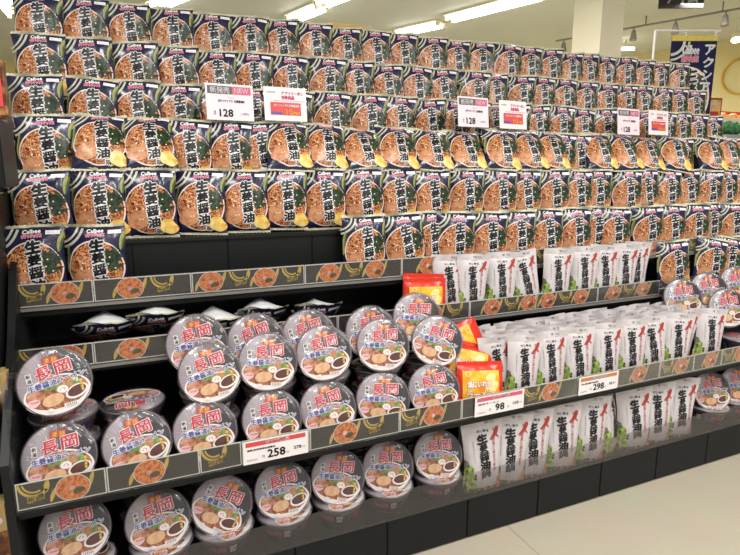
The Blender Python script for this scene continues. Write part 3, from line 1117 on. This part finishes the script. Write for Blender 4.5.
# -------------------------------------------------- strips in the rails
def strip_art(w, h, ph):
    a = Art()
    a.rect(w / 2, h / 2, w, h, 0, M['strip_white'])
    a.rect(w / 2, h / 2, w - .006, h - .006, 1, M['strip_bg'])
    per = .172
    x = -ph
    while x < w:
        cx = x + .118
        if .03 < cx < w - .03:
            a.leaf(cx - .042, h * .36, .04, .012, R(70), 2, M['strip_gold'])
            a.leaf(cx + .042, h * .70, .04, .012, R(75), 2, M['strip_gold'])
            a.ell(cx, h / 2, .038, h * .497, 3, M['strip_white'], 30)
            a.ell(cx, h / 2, .0365, h * .470, 4, M['strip_soup'], 28)
            a.ell(cx + .012, h * .36, .012, h * .13, 5, M['strip_green'], 14, .2, .2, 3)
            a.ell(cx - .002, h * .5, .007, h * .09, 6, M['pinkpale'], 12, .6)
        lx = x + .038
        if .035 < lx < w - .035:
            a.band(lx, h * .98, .030, .036, R(185), R(320), 2, M['strip_gold'], 14, 1.1)
            a.band(lx, h * .98, .0225, .0265, R(190), R(300), 2, M['strip_gold'], 14, 1.1)
            a.leaf(lx + .027, h * .74, .034, .015, R(80), 2, M['strip_gold'])
            a.text('和', lx - .008, h * .34, .017, .016, 3, M['strip_gold'], .0014, 0, .2, 4)
            a.text('食', lx + .012, h * .40, .017, .016, 3, M['strip_gold'], .0014, 0, .2, 4)
        x += per
    return a


SEG = {'upper rail': [17.5, 94, 192, 305, 402, 452, 505, 560, 610, 664, 702, 739], 'ledge rail': [18, 94, 172, 262, 338, 404, 470, 536, 598, 660, 715], 'middle rail': [16, 107, 200, 242, 310, 400, 462, 523, 578, 618, 660, 694, 722, 750]}
TICKET = {('middle rail', 242), ('middle rail', 462)}
for nm, Y, z0, z1 in RAILS:
    us = SEG[nm]
    for i in range(len(us) - 1):
        xa, xb = at(us[i], 172, Y).x, at(us[i + 1], 172, Y).x
        # the rails run below the eye: correct for the lens tilt
        vv = {'upper rail': lambda u: 172 + (1650 - u) * .0765, 'ledge rail': lambda u: 172 + (1650 - u) * .114, 'middle rail': lambda u: 172 + (1650 - u) * .199}[nm]
        xa = at(us[i], vv(us[i]), Y).x
        xb = at(us[i + 1], vv(us[i + 1]), Y).x
        w = xb - xa - .002
        h = z1 - z0
        if nm == 'ledge rail' and i >= 9:
            continue
        b = MB()
        b.box(0, 0, 0, w, .0006, h, M['strip_white'])
        strip_art(w, h, [.0, .02, .06, .03, .01][i % 5] if nm != 'middle rail' else [0, .02, 0, .05, .01][i % 5]).lay(b, flat_xz(-.0002))
        o = b.build('shelf_strip')
        o.location = (xa, Y, z0)
        tag(o, 'charcoal strip with ramen bowls and gold leaves in the %s, %s' % (nm, place_txt(i, len(us) - 1)), 'shelf strip', 'printed strips in the ' + nm)


# ------------------------------------------------------ tickets and cards
def ticket(name, label, u0, u1, band, bandm, price, old, small, bandtxt=True):
    Y = 1.404
    vm = lambda u: 172 + (1650 - u) * .199
    xa, xb = at(u0, vm(u0), Y).x, at(u1, vm(u1), Y).x
    w, h = xb - xa, .067
    b = MB()
    b.box(0, 0, 0, w, .0008, h, M['card'])
    a = Art()
    if bandtxt:
        a.rect(w / 2, h * .84, w * .92, h * .19, 1, bandm)
        a.text(band, w * .52, h * .84, w * .36, h * .13, 2, M['white'], .0006)
    else:
        a.rect(w * .5, h * .86, w * .92, h * .13, 1, bandm)
        a.text(band, w * .5, h * .86, w * .7, h * .09, 2, M['card'], .0004)
    a.text(small, w * .27, h * .60, w * .42, h * .075, 2, M['card_text'], .0003)
    a.text(price, w * .50, h * .32, w * .27 * len(price) / 3, h * .34, 2, M['ink'], .0009)
    a.text('円', w * .67, h * .22, w * .04, h * .09, 2, M['card_text'])
    a.text('本体', w * .30, h * .25, w * .045, h * .16, 2, M['card_text'])
    a.text(old, w * .83, h * .36, w * .12, h * .13, 2, M['card_text'], .0004)
    a.text('円', w * .93, h * .34, w * .04, h * .08, 2, M['card_text'])
    a.text('4903065', w * .13, h * .17, w * .16, h * .06, 2, M['card_text'])
    a.lay(b, flat_xz(-.0002))
    o = b.build(name)
    o.location = (xa, Y, .4385)
    tag(o, label, 'price ticket', 'price tickets in the middle rail')


ticket('price_ticket', 'white shelf ticket with a red band and the price 258', 243, 308, 'おすすめ品', M['card_red'], '258', '278', '凄麺 新潟長岡生姜醤油')
ticket('price_ticket', 'white shelf ticket with a rose band and the price 98', 475, 524, 'おすすめ品', M['card_rose'], '98', '105', '鍋用ラーメン')
ticket('price_ticket', 'white shelf ticket with an orange line and the price 298', 579, 618, '生姜醤油鍋つゆ 濃縮', M['card_orange'], '298', '321', '生姜醤油鍋')


def card_stand(kind, u, v, label, wpx, yaw):
    Y = 2.03 if kind == 'new' else 2.034
    p = at(u, v, Y)
    w, h = (.166, .124) if kind == 'new' else (.160, .120)
    root = thing('price_card', label, 'price card', (p.x, Y, 1.19), 'cards standing among the crisp bags')
    root.rotation_euler = (R(-6), 0, R(yaw))
    zc = p.z - 1.19
    b = MB()
    b.box(-w / 2, 0, zc - h / 2, w / 2, .0012, zc + h / 2, M['card_pink'] if kind == 'new' else M['card'])
    a = Art()
    if kind == 'new':
        a.rect(-w * .2, h * .33, w * .52, h * .22, 1, M['card_grey'])
        a.rect(w * .26, h * .33, w * .40, h * .22, 1, M['card_rose'])
        a.text('新発売', -w * .20, h * .33, w * .40, h * .17, 2, M['white'], .0004)
        a.text('NEW', w * .26, h * .33, w * .30, h * .13, 2, M['white'], .0004)
        a.text('カルビー', w * .05, h * .13, w * .16, h * .05, 2, M['card_text'])
        a.text('ポテトチップス  生姜醤油味', w * .03, h * .03, w * .56, h * .075, 2, M['card_text'], .0004)
        a.text('128', -w * .09, -h * .30, w * .28, h * .20, 2, M['ink'], .0012)
        a.text('本体', -w * .33, -h * .30, w * .05, h * .15, 2, M['card_text'])
        a.text('(138円)', w * .30, -h * .32, w * .18, h * .08, 2, M['card_text'])
    else:
        a.text('アプリクーポン', w * .17, h * .33, w * .52, h * .10, 2, M['card_rose'], .0006)
        a.text('対象商品', w * .06, h * .20, w * .30, h * .11, 2, M['card_rose'], .0010)
        a.text('会員限定', -w * .33, h * .34, w * .2, h * .05, 2, M['card_text'])
        a.rect(w * .08, h * .10, w * .72, h * .012, 2, M['card_rose'])
        a.rect(0, -h * .14, w * .72, h * .38, 1, M['card_red'])
        a.text('ポテトチップス生姜醤油味', w * .02, -h * .04, w * .60, h * .07, 2, M['white'], .0003)
        a.text('10', w * .08, -h * .23, w * .16, h * .16, 3, M['card_yellow'], .0005)
        a.text('円引', w * .25, -h * .26, w * .12, h * .08, 3, M['card_yellow'], .0004)
        a.rect(-w * .22, -h * .27, w * .26, h * .07, 2, M['lid_blue'])
    a.lay(b, flat_xz(-.0003, 0, zc))
    b.build('card', root)
    s = MB()
    s.box(-w / 2 - .002, .0014, zc - h / 2 - .006, w / 2 + .002, .0026, zc + h / 2 + .001, M['clear'])
    s.box(-w / 2 - .002, -.004, zc - h / 2 - .006, w / 2 + .002, .0014, zc - h / 2 - .002, M['clear'])
    s.box(-.006, .002, -.01, .006, .004, zc - h / 2, M['clear'])
    s.box(-.03, -.02, -.012, .03, .03, -.009, M['clear'])
    s.build('card_holder', root)['label'] = 'clear plastic card holder'


card_stand('new', 232, 101, 'pink price card reading 128 and NEW, largest, among the crisp bags at left', 48, 4)
card_stand('coupon', 288, 103, 'white app coupon card with a red panel, right beside the largest pink 128 card', 45, 2)
card_stand('new', 478, 111, 'pink price card reading 128 and NEW, second of three, above the middle of the shelf', 34, 6)
card_stand('coupon', 518, 114, 'white app coupon card beside the middle pink 128 price card', 34, 6)
card_stand('new', 634, 121, 'pale price card reading 128, farthest of three, toward the right end', 26, 6)
card_stand('coupon', 664, 122, 'white app coupon card farthest to the right, beside the farthest 128 card', 22, 6)

# ------------------------------------------------------------- the store
CZ = 3.0
D1 = Vector((-math.sin(R(19.8)), math.cos(R(19.8)), 0))
D2 = Vector((math.cos(R(19.8)), math.sin(R(19.8)), 0))
ANG = R(19.8)

m, nt, bs = newmat('floor_tile')
N, L = nt.nodes, nt.links
tc = N.new('ShaderNodeTexCoord')
mp = N.new('ShaderNodeMapping')
mp.inputs['Location'].default_value = (.05, .28, 0)
L.new(tc.outputs['Object'], mp.inputs['Vector'])
br = N.new('ShaderNodeTexBrick')
br.offset = 0
br.inputs['Color1'].default_value = (*lin('c4bba8'), 1)
br.inputs['Color2'].default_value = (*lin('c0b6a2'), 1)
br.inputs['Mortar'].default_value = (*lin('a2967f'), 1)
br.inputs['Scale'].default_value = 1
br.inputs['Mortar Size'].default_value = .0022
br.inputs['Brick Width'].default_value = 1.2
br.inputs['Row Height'].default_value = .6
L.new(mp.outputs[0], br.inputs['Vector'])
ns = N.new('ShaderNodeTexNoise')
ns.inputs['Scale'].default_value = 5
ns.inputs['Detail'].default_value = 6
L.new(tc.outputs['Object'], ns.inputs['Vector'])
mx = N.new('ShaderNodeMix'); mx.data_type = 'RGBA'; mx.blend_type = 'MULTIPLY'
mx.inputs[0].default_value = .18
L.new(br.outputs['Color'], mx.inputs[6]); L.new(ns.outputs['Color'], mx.inputs[7])
L.new(mx.outputs[2], bs.inputs['Base Color'])
bs.inputs['Roughness'].default_value = .32
M['floor'] = m
b = MB(); b.box(-6, -5, -.05, 14, 16, 0, M['floor']); struct('floor', b)
M['ceil'] = mat('ceiling_paint', 'cfd3cb', .8, .02, 2)
b = MB(); b.box(-6, -5, CZ, 14, 16, CZ + .05, M['ceil']); struct('ceiling', b)


def slab(name, p0, p1, z0, z1, m, th=.12):
    p0, p1 = Vector(p0), Vector(p1)
    d = (p1 - p0).normalized()
    n = Vector((d.y, -d.x, 0)) * th
    b = MB()
    v = [(p.x, p.y, z) for p in (p0, p1, p1 + n, p0 + n) for z in (z0, z1)]
    b.add(v, [(0, 2, 3, 1), (2, 4, 5, 3), (4, 6, 7, 5), (6, 0, 1, 7), (0, 6, 4, 2), (1, 3, 5, 7)], m)
    return struct(name, b)


pw = atz(680, 48, CZ)
slab('wall_right', pw - D1 * 6, pw + D1 * 7, 0, CZ, M['yellow_wall'], .12)
pb = atz(5, 60, CZ); pb.z = 0
slab('wall_back', pb - D2 * 7, pb + D2 * 13, 0, CZ, M['yellow_wall'], -.12)
# ochre ring on the wall
pr_ = ray(742, 76)
nrm = D2
t = (pw - Vector((0, 0, EYE))).dot(nrm) / pr_.dot(nrm)
pc = pr_ * t + Vector((0, 0, EYE)) - nrm * .02
b = MB()
n = 48
vs, fs = [], []
for i in range(n):
    for j in range(8):
        a0, a1 = 2 * PI * i / n, 2 * PI * j / 8
        rr = .235 + .014 * math.cos(a1)
        q = D1 * (rr * math.cos(a0)) + Vector((0, 0, rr * math.sin(a0))) - nrm * (.012 * math.sin(a1))
        vs.append(q)
        fs.append((i * 8 + j, ((i + 1) % n) * 8 + j, ((i + 1) % n) * 8 + (j + 1) % 8, i * 8 + (j + 1) % 8))
b.add(vs, fs, M['ring'], True)
o = b.build('wall_ring'); o.location = pc
tag(o, 'ochre ring mounted on the pale yellow wall', 'wall sign')
# column
c0 = at(595.5, 60, 4.1)
b = MB()
hw = .152
cc = Vector((c0.x, 4.1, 0))
v = []
for sx_, sy_ in ((-1, -1), (1, -1), (1, 1), (-1, 1)):
    p = cc + Matrix.Rotation(R(7), 3, 'Z') @ Vector((hw * sx_, hw * sy_, 0))
    v += [(p.x, p.y, 0), (p.x, p.y, CZ)]
b.add(v, [(0, 2, 3, 1), (2, 4, 5, 3), (4, 6, 7, 5), (6, 0, 1, 7)], M['cream'])
struct('trim_column', b)


# ceiling lamps in rows
def lamp(pc, ln, label, dirv=D1):
    root = thing('ceiling_lamp', label, 'ceiling lamp', (pc.x, pc.y, CZ - .06), 'twin tube ceiling lamps')
    root.rotation_euler = (0, 0, math.atan2(dirv.y, dirv.x))
    b = MB(); b.box(-ln / 2, -.12, .035, ln / 2, .12, .06, M['cream']); hs = b.build('housing', root)
    for s_ in (-1, 1):
        b = MB(); b.tube((-ln / 2 + .02, .07 * s_, .01), (ln / 2 - .02, .07 * s_, .01), .018, M['tube'], 10); b.build('tube', root)
        for e in (-1, 1):
            b = MB(); b.box(e * ln / 2 - .02, .07 * s_ - .02, -.01, e * ln / 2 + .02, .07 * s_ + .02, .04, M['cream']); b.build('socket', hs)


def lamp_px(a_, b_, label):
    p, q = atz(*a_, CZ - .05), atz(*b_, CZ - .05)
    lamp((p + q) / 2, (q - p).length, label, (q - p).normalized())


lamp_px((449, 20), (540, -3), 'long twin tube ceiling lamp, largest, above the middle of the picture')
lamp_px((399, 34), (441, 25), 'twin tube ceiling lamp in line beyond the largest lamp')
lamp_px((293, 20), (322, 8), 'twin tube ceiling lamp left of the largest one')
lamp_px((322, 5), (350, -6), 'twin tube ceiling lamp cut by the top edge')
lamp_px((155, 8), (185, -5), 'twin tube ceiling lamp peeping over the left crisp bags')
lamp_px((17, 17), (2, -4), 'twin tube ceiling lamp at the far left corner')

# spotlight track
ta, tb = atz(556, 41, CZ - .10), atz(760, 5, CZ - .10)
tr_ = thing('light_track', 'thin grey ceiling track carrying spotlights behind the column', 'light track', ta)
b = MB(); b.tube((0, 0, 0), tb - ta, .012, M['grey_metal'], 8); b.build('rail', tr_)
for k in (.15, .5, .85):
    b = MB(); p = (tb - ta) * k
    b.tube(p, p + Vector((0, 0, .10)), .008, M['grey_metal'], 6); b.build('hanger', tr_)
for i, u in enumerate((564, 634, 676, 726)):
    vv = 41 - (u - 556) * 36 / 204
    p = atz(u, vv, CZ - .10)
    sroot = thing('spotlight', 'small grey cone spotlight under the track, ' + ['left of the column', 'first right of the column', 'above the banner', 'rightmost'][i], 'spotlight', p, 'track spotlights')
    b = MB(); b.tube((0, 0, -.012), (0, 0, -.05), .01, M['grey_metal'], 8); b.build('stem', sroot)
    b = MB(); b.tube((0, 0, -.04), (-.01, -.01, -.15), .022, M['grey_metal'], 14, .042); b.build('shade', sroot)
p = atz(736, 36, CZ - .2)
sroot = thing('spotlight', 'lit white spotlight at the right edge before the yellow wall', 'spotlight', p)
b = MB(); b.tube((0, 0, .2), (0, 0, .02), .01, M['cream'], 8); b.build('stem', sroot)
b = MB(); b.tube((0, 0, .03), (-.03, -.03, -.05), .04, M['cream'], 12, .06); shd = b.build('shade', sroot)
b = MB(); b.tube((-.031, -.031, -.052), (-.033, -.033, -.058), .05, M['spot_glow'], 12); b.build('bulb', shd)
pa_, pb_ = atz(617, 49, CZ - .12), atz(634, 49, CZ - .12)
wl = thing('wall_lamp', 'short lit strip lamp right of the column', 'lamp', (pa_ + pb_) / 2)
b = MB(); dv = (pb_ - pa_) / 2; b.tube(-dv, dv, .02, M['tube'], 8); b.build('tube', wl)
b = MB(); b.tube(-dv + Vector((0, 0, .03)), dv + Vector((0, 0, .03)), .012, M['cream'], 8); b.tube((0, 0, .03), (0, 0, .12), .01, M['cream'], 6); b.build('bracket', wl)

# black hanging sign, top right
sp_ = at(687, -6, 4.2)
sg = thing('hanging_sign', 'black hanging sign with white lettering cut by the top edge', 'sign', sp_)
sg.rotation_euler = (0, 0, R(-26))
b = MB(); b.box(-.27, -.012, -.135, .17, .012, .16, M['sign_black'], .003)
a = Art(); a.text('アイム', -.045, -.02, .30, .14, 1, M['white'], .003)
a.lay(b, flat_xz(-.0125)); b.build('board', sg)
b = MB(); b.tube((-.2, 0, .16), (-.2, 0, CZ - sp_.z), .004, M['grey_metal'], 6); b.build('wire', sg)
b = MB(); b.tube((.1, 0, .16), (.1, 0, CZ - sp_.z), .004, M['grey_metal'], 6); b.build('wire', sg)

# banner stand behind the right end
BYY = 3.2
p0, p1 = at(672, 36, BYY), at(717, 36, BYY)
bw = .35
bn = thing('banner_stand', 'navy crisp banner with white katakana hanging from a chrome stand', 'banner', (p0.x, BYY, 0))
bn.rotation_euler = (0, 0, -YAW)
b = MB()
topz = at(690, 33, BYY).z
xs_ = -.13
b.tube((xs_, .0, 0), (xs_, 0, topz), .008, M['card'], 10)
b.tube((xs_, 0, topz), (bw + .02, 0, topz), .006, M['card'], 10)
b.build('pole', bn)
b = MB(); b.box(xs_ - .12, -.1, 0, xs_ + .12, .1, .02, M['grey_metal'], .004); b.build('base', bn)
bz1, hh = p0.z, 1.15
M['banner_navy'] = mat('banner_navy', '26274a', .7, .06, 10, spec=.1)
b = MB(); b.box(0, -.002, bz1 - hh, bw, .002, bz1, M['banner_navy'])
a = Art()
a.rect(bw / 2, hh - .018, bw, .036, 1, M['ban_yellow'])
for r0, r1 in ((.09, .11), (.13, .145)):
    a.band(0, hh - .036, r0, r1, R(-88), R(-2), 1, M['stripe'])
a.ell(bw * .46, hh - .46, bw * .49, .235, 2, M['rim'], 40)
a.ell(bw * .46, hh - .46, bw * .45, .212, 3, M['noodle'], 40)
a.ell(bw * .68, hh - .42, bw * .2, .13, 4, M['spinach'], 20, 0, .2, 2)
a.text('Calbee', bw * .44, hh - .10, bw * .36, .065, 3, M['white'], .0025)
a.text('ポテトチップス', bw * .44, hh - .165, bw * .36, .05, 3, M['pinkpale'], .006, 0, 0, 6)
a.text('ポテトチップス', bw * .44, hh - .165, bw * .36, .05, 4, M['pink'], .003)
for i, c in enumerate('生姜醤油'):
    for lay, m, bo, k_ in ((5, M['white'], .013, 8), (6, M['ink'], .004, 4)):
        a.text(c, bw * .46, hh - .29 - .115 * i, .125, .105, lay, m, bo, 0, .14, k_)
for i, c in enumerate('アクシアル限定'):
    a.text(c, bw * (.86 - .012 * i), hh - .10 - .092 * i, .075, .07, 6, M['white'], .004)
a.lay(b, flat_xz(-.0022, 0, bz1 - hh))
b.build('banner_cloth', bn)
b = MB()
for t_ in (.3, .95):
    b.tube((bw * t_, 0, bz1 - .004), (bw * t_, 0, topz + .006), .003, M['chrome'], 6)
b.build('hook', bn)

# carton and gold-topped bags behind the top row
p = at(348, 30, 2.50)
b = MB(); b.box(-.11, -.03, -.10, .11, .03, 0, M['kraft'], .004); o = b.build('carton'); o.location = (p.x, 2.50, at(348, 25.5, 2.50).z)
b2 = MB()
tag(o, 'yellowish carton edge showing behind the topmost row of bags', 'carton')

# produce corner beyond the right end
pt = thing('produce_case', 'low white produce case with a red header beyond the right end', 'produce case', (at(728, 120, 3.3).x, 3.3, 0))
pz = at(728, 116, 3.3).z
b = MB(); b.box(-.22, 0, 0, .9, .5, pz - .01, M['cream'], .01); b.build('case_body', pt)
b = MB(); b.box(-.22, .42, pz - .01, .9, .45, pz + .10, M['card']); b.build('backboard', pt)
b = MB(); b.box(-.22, .405, pz + .065, .9, .42, pz + .10, M['red_sign']); b.build('header', pt)
for i, u in enumerate((722, 733, 744)):
    q = at(u, 112, 3.5)
    b = MB()
    bm = bmesh.new()
    bmesh.ops.create_icosphere(bm, subdivisions=3, radius=1)
    for vv_ in bm.verts:
        vv_.co = Vector((vv_.co.x * .06, vv_.co.y * .05, max(-.3, vv_.co.z) * .05 + .014)) * (1 + .08 * math.sin(9 * vv_.co.x + i) * math.cos(7 * vv_.co.z))
    bm.verts.index_update()
    b.add([w.co for w in bm.verts], [[w.index for w in f.verts] for f in bm.faces], M['orange'], True)
    bm.free()
    o = b.build('bag_of_oranges'); o.location = (q.x, 3.5, pz - .008)
    tag(o, 'orange fruit bag on the white produce case, ' + ['left', 'middle', 'right'][i] + ' of three', 'bag of fruit', 'orange fruit bags')
pf = at(713, 111, 3.12)
fr_ = thing('framed_notice', 'small brown framed red notice beside the right end of the crisp bags', 'notice', (pf.x, 3.12, pf.z - .11))
fr_.rotation_euler = (0, 0, R(-12))
b = MB(); b.box(-.07, -.01, 0, .07, .01, .21, M['brown_frame'], .003); b.build('frame', fr_)
b = MB(); b.box(-.055, -.0125, .015, .055, -.0102, .195, M['orange'])
a = Art(); a.rect(0, .07, .08, .07, 1, M['red_sign']); a.rect(0, .165, .09, .02, 1, M['stripe']); a.rect(0, .13, .09, .012, 1, M['stripe'])
a.lay(b, flat_xz(-.0126)); b.build('sheet', fr_)
b = MB(); b.tube((0, .012, 0), (0, .012, -(pf.z - .11)), .01, M['chrome'], 8); b.box(-.1, -.1, -(pf.z - .11), .1, .1, -(pf.z - .11) + .012, M['grey_metal']); b.build('stand', fr_)
tabz = at(735, 140, 2.75).z - .02
b = MB(); b.box(3.165, 2.56, 0, 4.6, 2.88, tabz, M['tray'], .005); o = b.build('side_counter')
tag(o, 'grey counter beyond the right end holding bagged greens', 'counter')
for i, (u, v) in enumerate(((727, 128), (737, 127))):
    q = at(u, v, 2.72)
    b = MB()
    bm = bmesh.new()
    bmesh.ops.create_icosphere(bm, subdivisions=4, radius=1)
    for w in bm.verts:
        c = w.co.copy()
        k_ = 1 + .16 * math.sin(7 * c.x + 3 * c.z + i) * math.sin(9 * c.y + 5 * c.z)
        w.co = Vector((c.x * .09, c.y * .06, c.z * .045)) * k_
    bm.verts.index_update()
    b.add([w.co for w in bm.verts], [[w.index for w in f.verts] for f in bm.faces], M['green_bag'], True)
    bm.free()
    o = b.build('bag_of_greens'); o.location = (q.x + .03 * i, 2.72 + .1 * i, max(q.z, tabz + .10))
    tag(o, 'shiny green bag of vegetables on the grey trays, ' + ('left one' if i == 0 else 'right one'), 'bag of greens', 'bags of greens')
    b = MB(); b.box(-.075, -.06, 0, .075, .06, max(.03, max(q.z, tabz + .10) - .05 - tabz), M['tray'], .006)
    o2 = b.build('produce_tray'); o2.location = (q.x + .03 * i, 2.72 + .1 * i, tabz)
    o2.location.x += .0 if i == 0 else .09
    o.location.x = o2.location.x
    tag(o2, 'grey tray under the %s green vegetable bag' % ('left' if i == 0 else 'right'), 'tray', 'grey trays')

# neighbouring shelf at the left
nb = thing('neighbouring_shelf', 'dark neighbouring shelf unit at the left edge', 'display shelf', (-.62, 1.5, 0))
b = MB(); b.box(-.30, .55, 0, .255, .60, 1.30, M['black_panel']); b.build('back_panel', nb)
b = MB(); b.box(.283, .56, 0, .317, .64, at(10, 63, 2.1).z, M['post'], .003); b.build('upright', nb)
for z in (.18, .52, .86, 1.18):
    b = MB(); b.box(-.30, .02, z - .02, .30, .55, z, M['black_shelf'], .003); b.build('shelf_board', nb)
b = MB(); b.box(-.30, .0, z - .02, .30, .018, z + .04, M['clear']); b.build('guard', nb)
b = MB(); b.box(.302, .0, 0, .31, .60, 1.16, M['black_panel']); b.build('end_panel', nb)


def side_pack(u, v, Y, w, h, label, m1, m2, name, cat):
    p = at(u, v, Y)
    z = [q for q in (.18, .52, .86, 1.18) if q <= p.z + .02]
    z = z[-1] if z else .18
    if z > 1.1:
        z = 1.347
    b = MB()
    b.box(-w / 2, 0, 0, w / 2, .05, h, m1, .006)
    a = Art(); a.rect(0, h * .42, w * .9, h * .45, 1, m2); a.ell(w * .1, h * .78, w * .3, h * .08, 1, M['bowl_white'], 20)
    a.lay(b, flat_xz(-.0005))
    o = b.build(name); o.location = (p.x - w / 2, Y, z)
    o.rotation_euler = (0, 0, R(0))
    tag(o, label, cat)


side_pack(8, 395, 1.54, .13, .22, 'beige packet on the neighbouring shelf, higher of the two', M['beige_pack'], M['cocoa'], 'food_packet', 'food packet')
side_pack(9, 520, 1.54, .13, .22, 'beige packet on the neighbouring shelf, lower of the two', M['beige_pack'], M['cocoa'], 'food_packet', 'food packet')
b = MB(); b.box(-.16, 0, 0, -.022, .2, .165, M['black_panel'], .004); o = b.build('carton'); o.location = (at(9, 125, 1.62).x + .004, 1.60, 1.181)
tag(o, 'dark flat carton on top of the neighbouring shelf', 'carton')
side_pack(9, 125, 1.62, .12, .14, 'glossy dark red packet on top of the neighbouring shelf', M['cocoa'], M['card_red'], 'food_packet', 'food packet')

# ------------------------------------------------------------------- light
w_ = bpy.data.worlds.new('store')
S.world = w_
w_.use_nodes = True
w_.node_tree.nodes['Background'].inputs['Color'].default_value = (1, .99, .97, 1)
w_.node_tree.nodes['Background'].inputs['Strength'].default_value = .45


def area(x, y, z, sx_, sy_, e, rot=(0, 0, 0), col=(1, .985, .96)):
    d = bpy.data.lights.new('tube_light', 'AREA')
    d.shape = 'RECTANGLE'
    d.size, d.size_y = sx_, sy_
    d.energy = e
    d.color = col
    o = bpy.data.objects.new('tube_light', d)
    COL.objects.link(o)
    o.location = (x, y, z)
    o.rotation_euler = rot
    return o


# rows of tubes along the aisle in front, out of the frame, and over the store behind
for (x, y) in ((-.9, .5), (.9, .1), (2.6, -.2), (4.2, .2), (.2, -1.6), (2.2, -2.0)):
    area(x, y, CZ - .08, .3, 1.3, 33, (0, 0, ANG))
for (x, y) in ((3.9, 5.6), (2.1, 6.5), (.6, 5.0), (5.5, 4.0), (6.0, 7.0), (-1, 7.2), (2.5, 3.6)):
    area(x, y, CZ - .12, .3, 1.3, 34, (0, 0, ANG))

vs_ = S.view_settings
vs_.view_transform = 'Standard'
vs_.look = 'None'
vs_.gamma = 1
vs_.use_curve_mapping = False
vs_.exposure = .25
S.cycles.transparent_max_bounces = 24
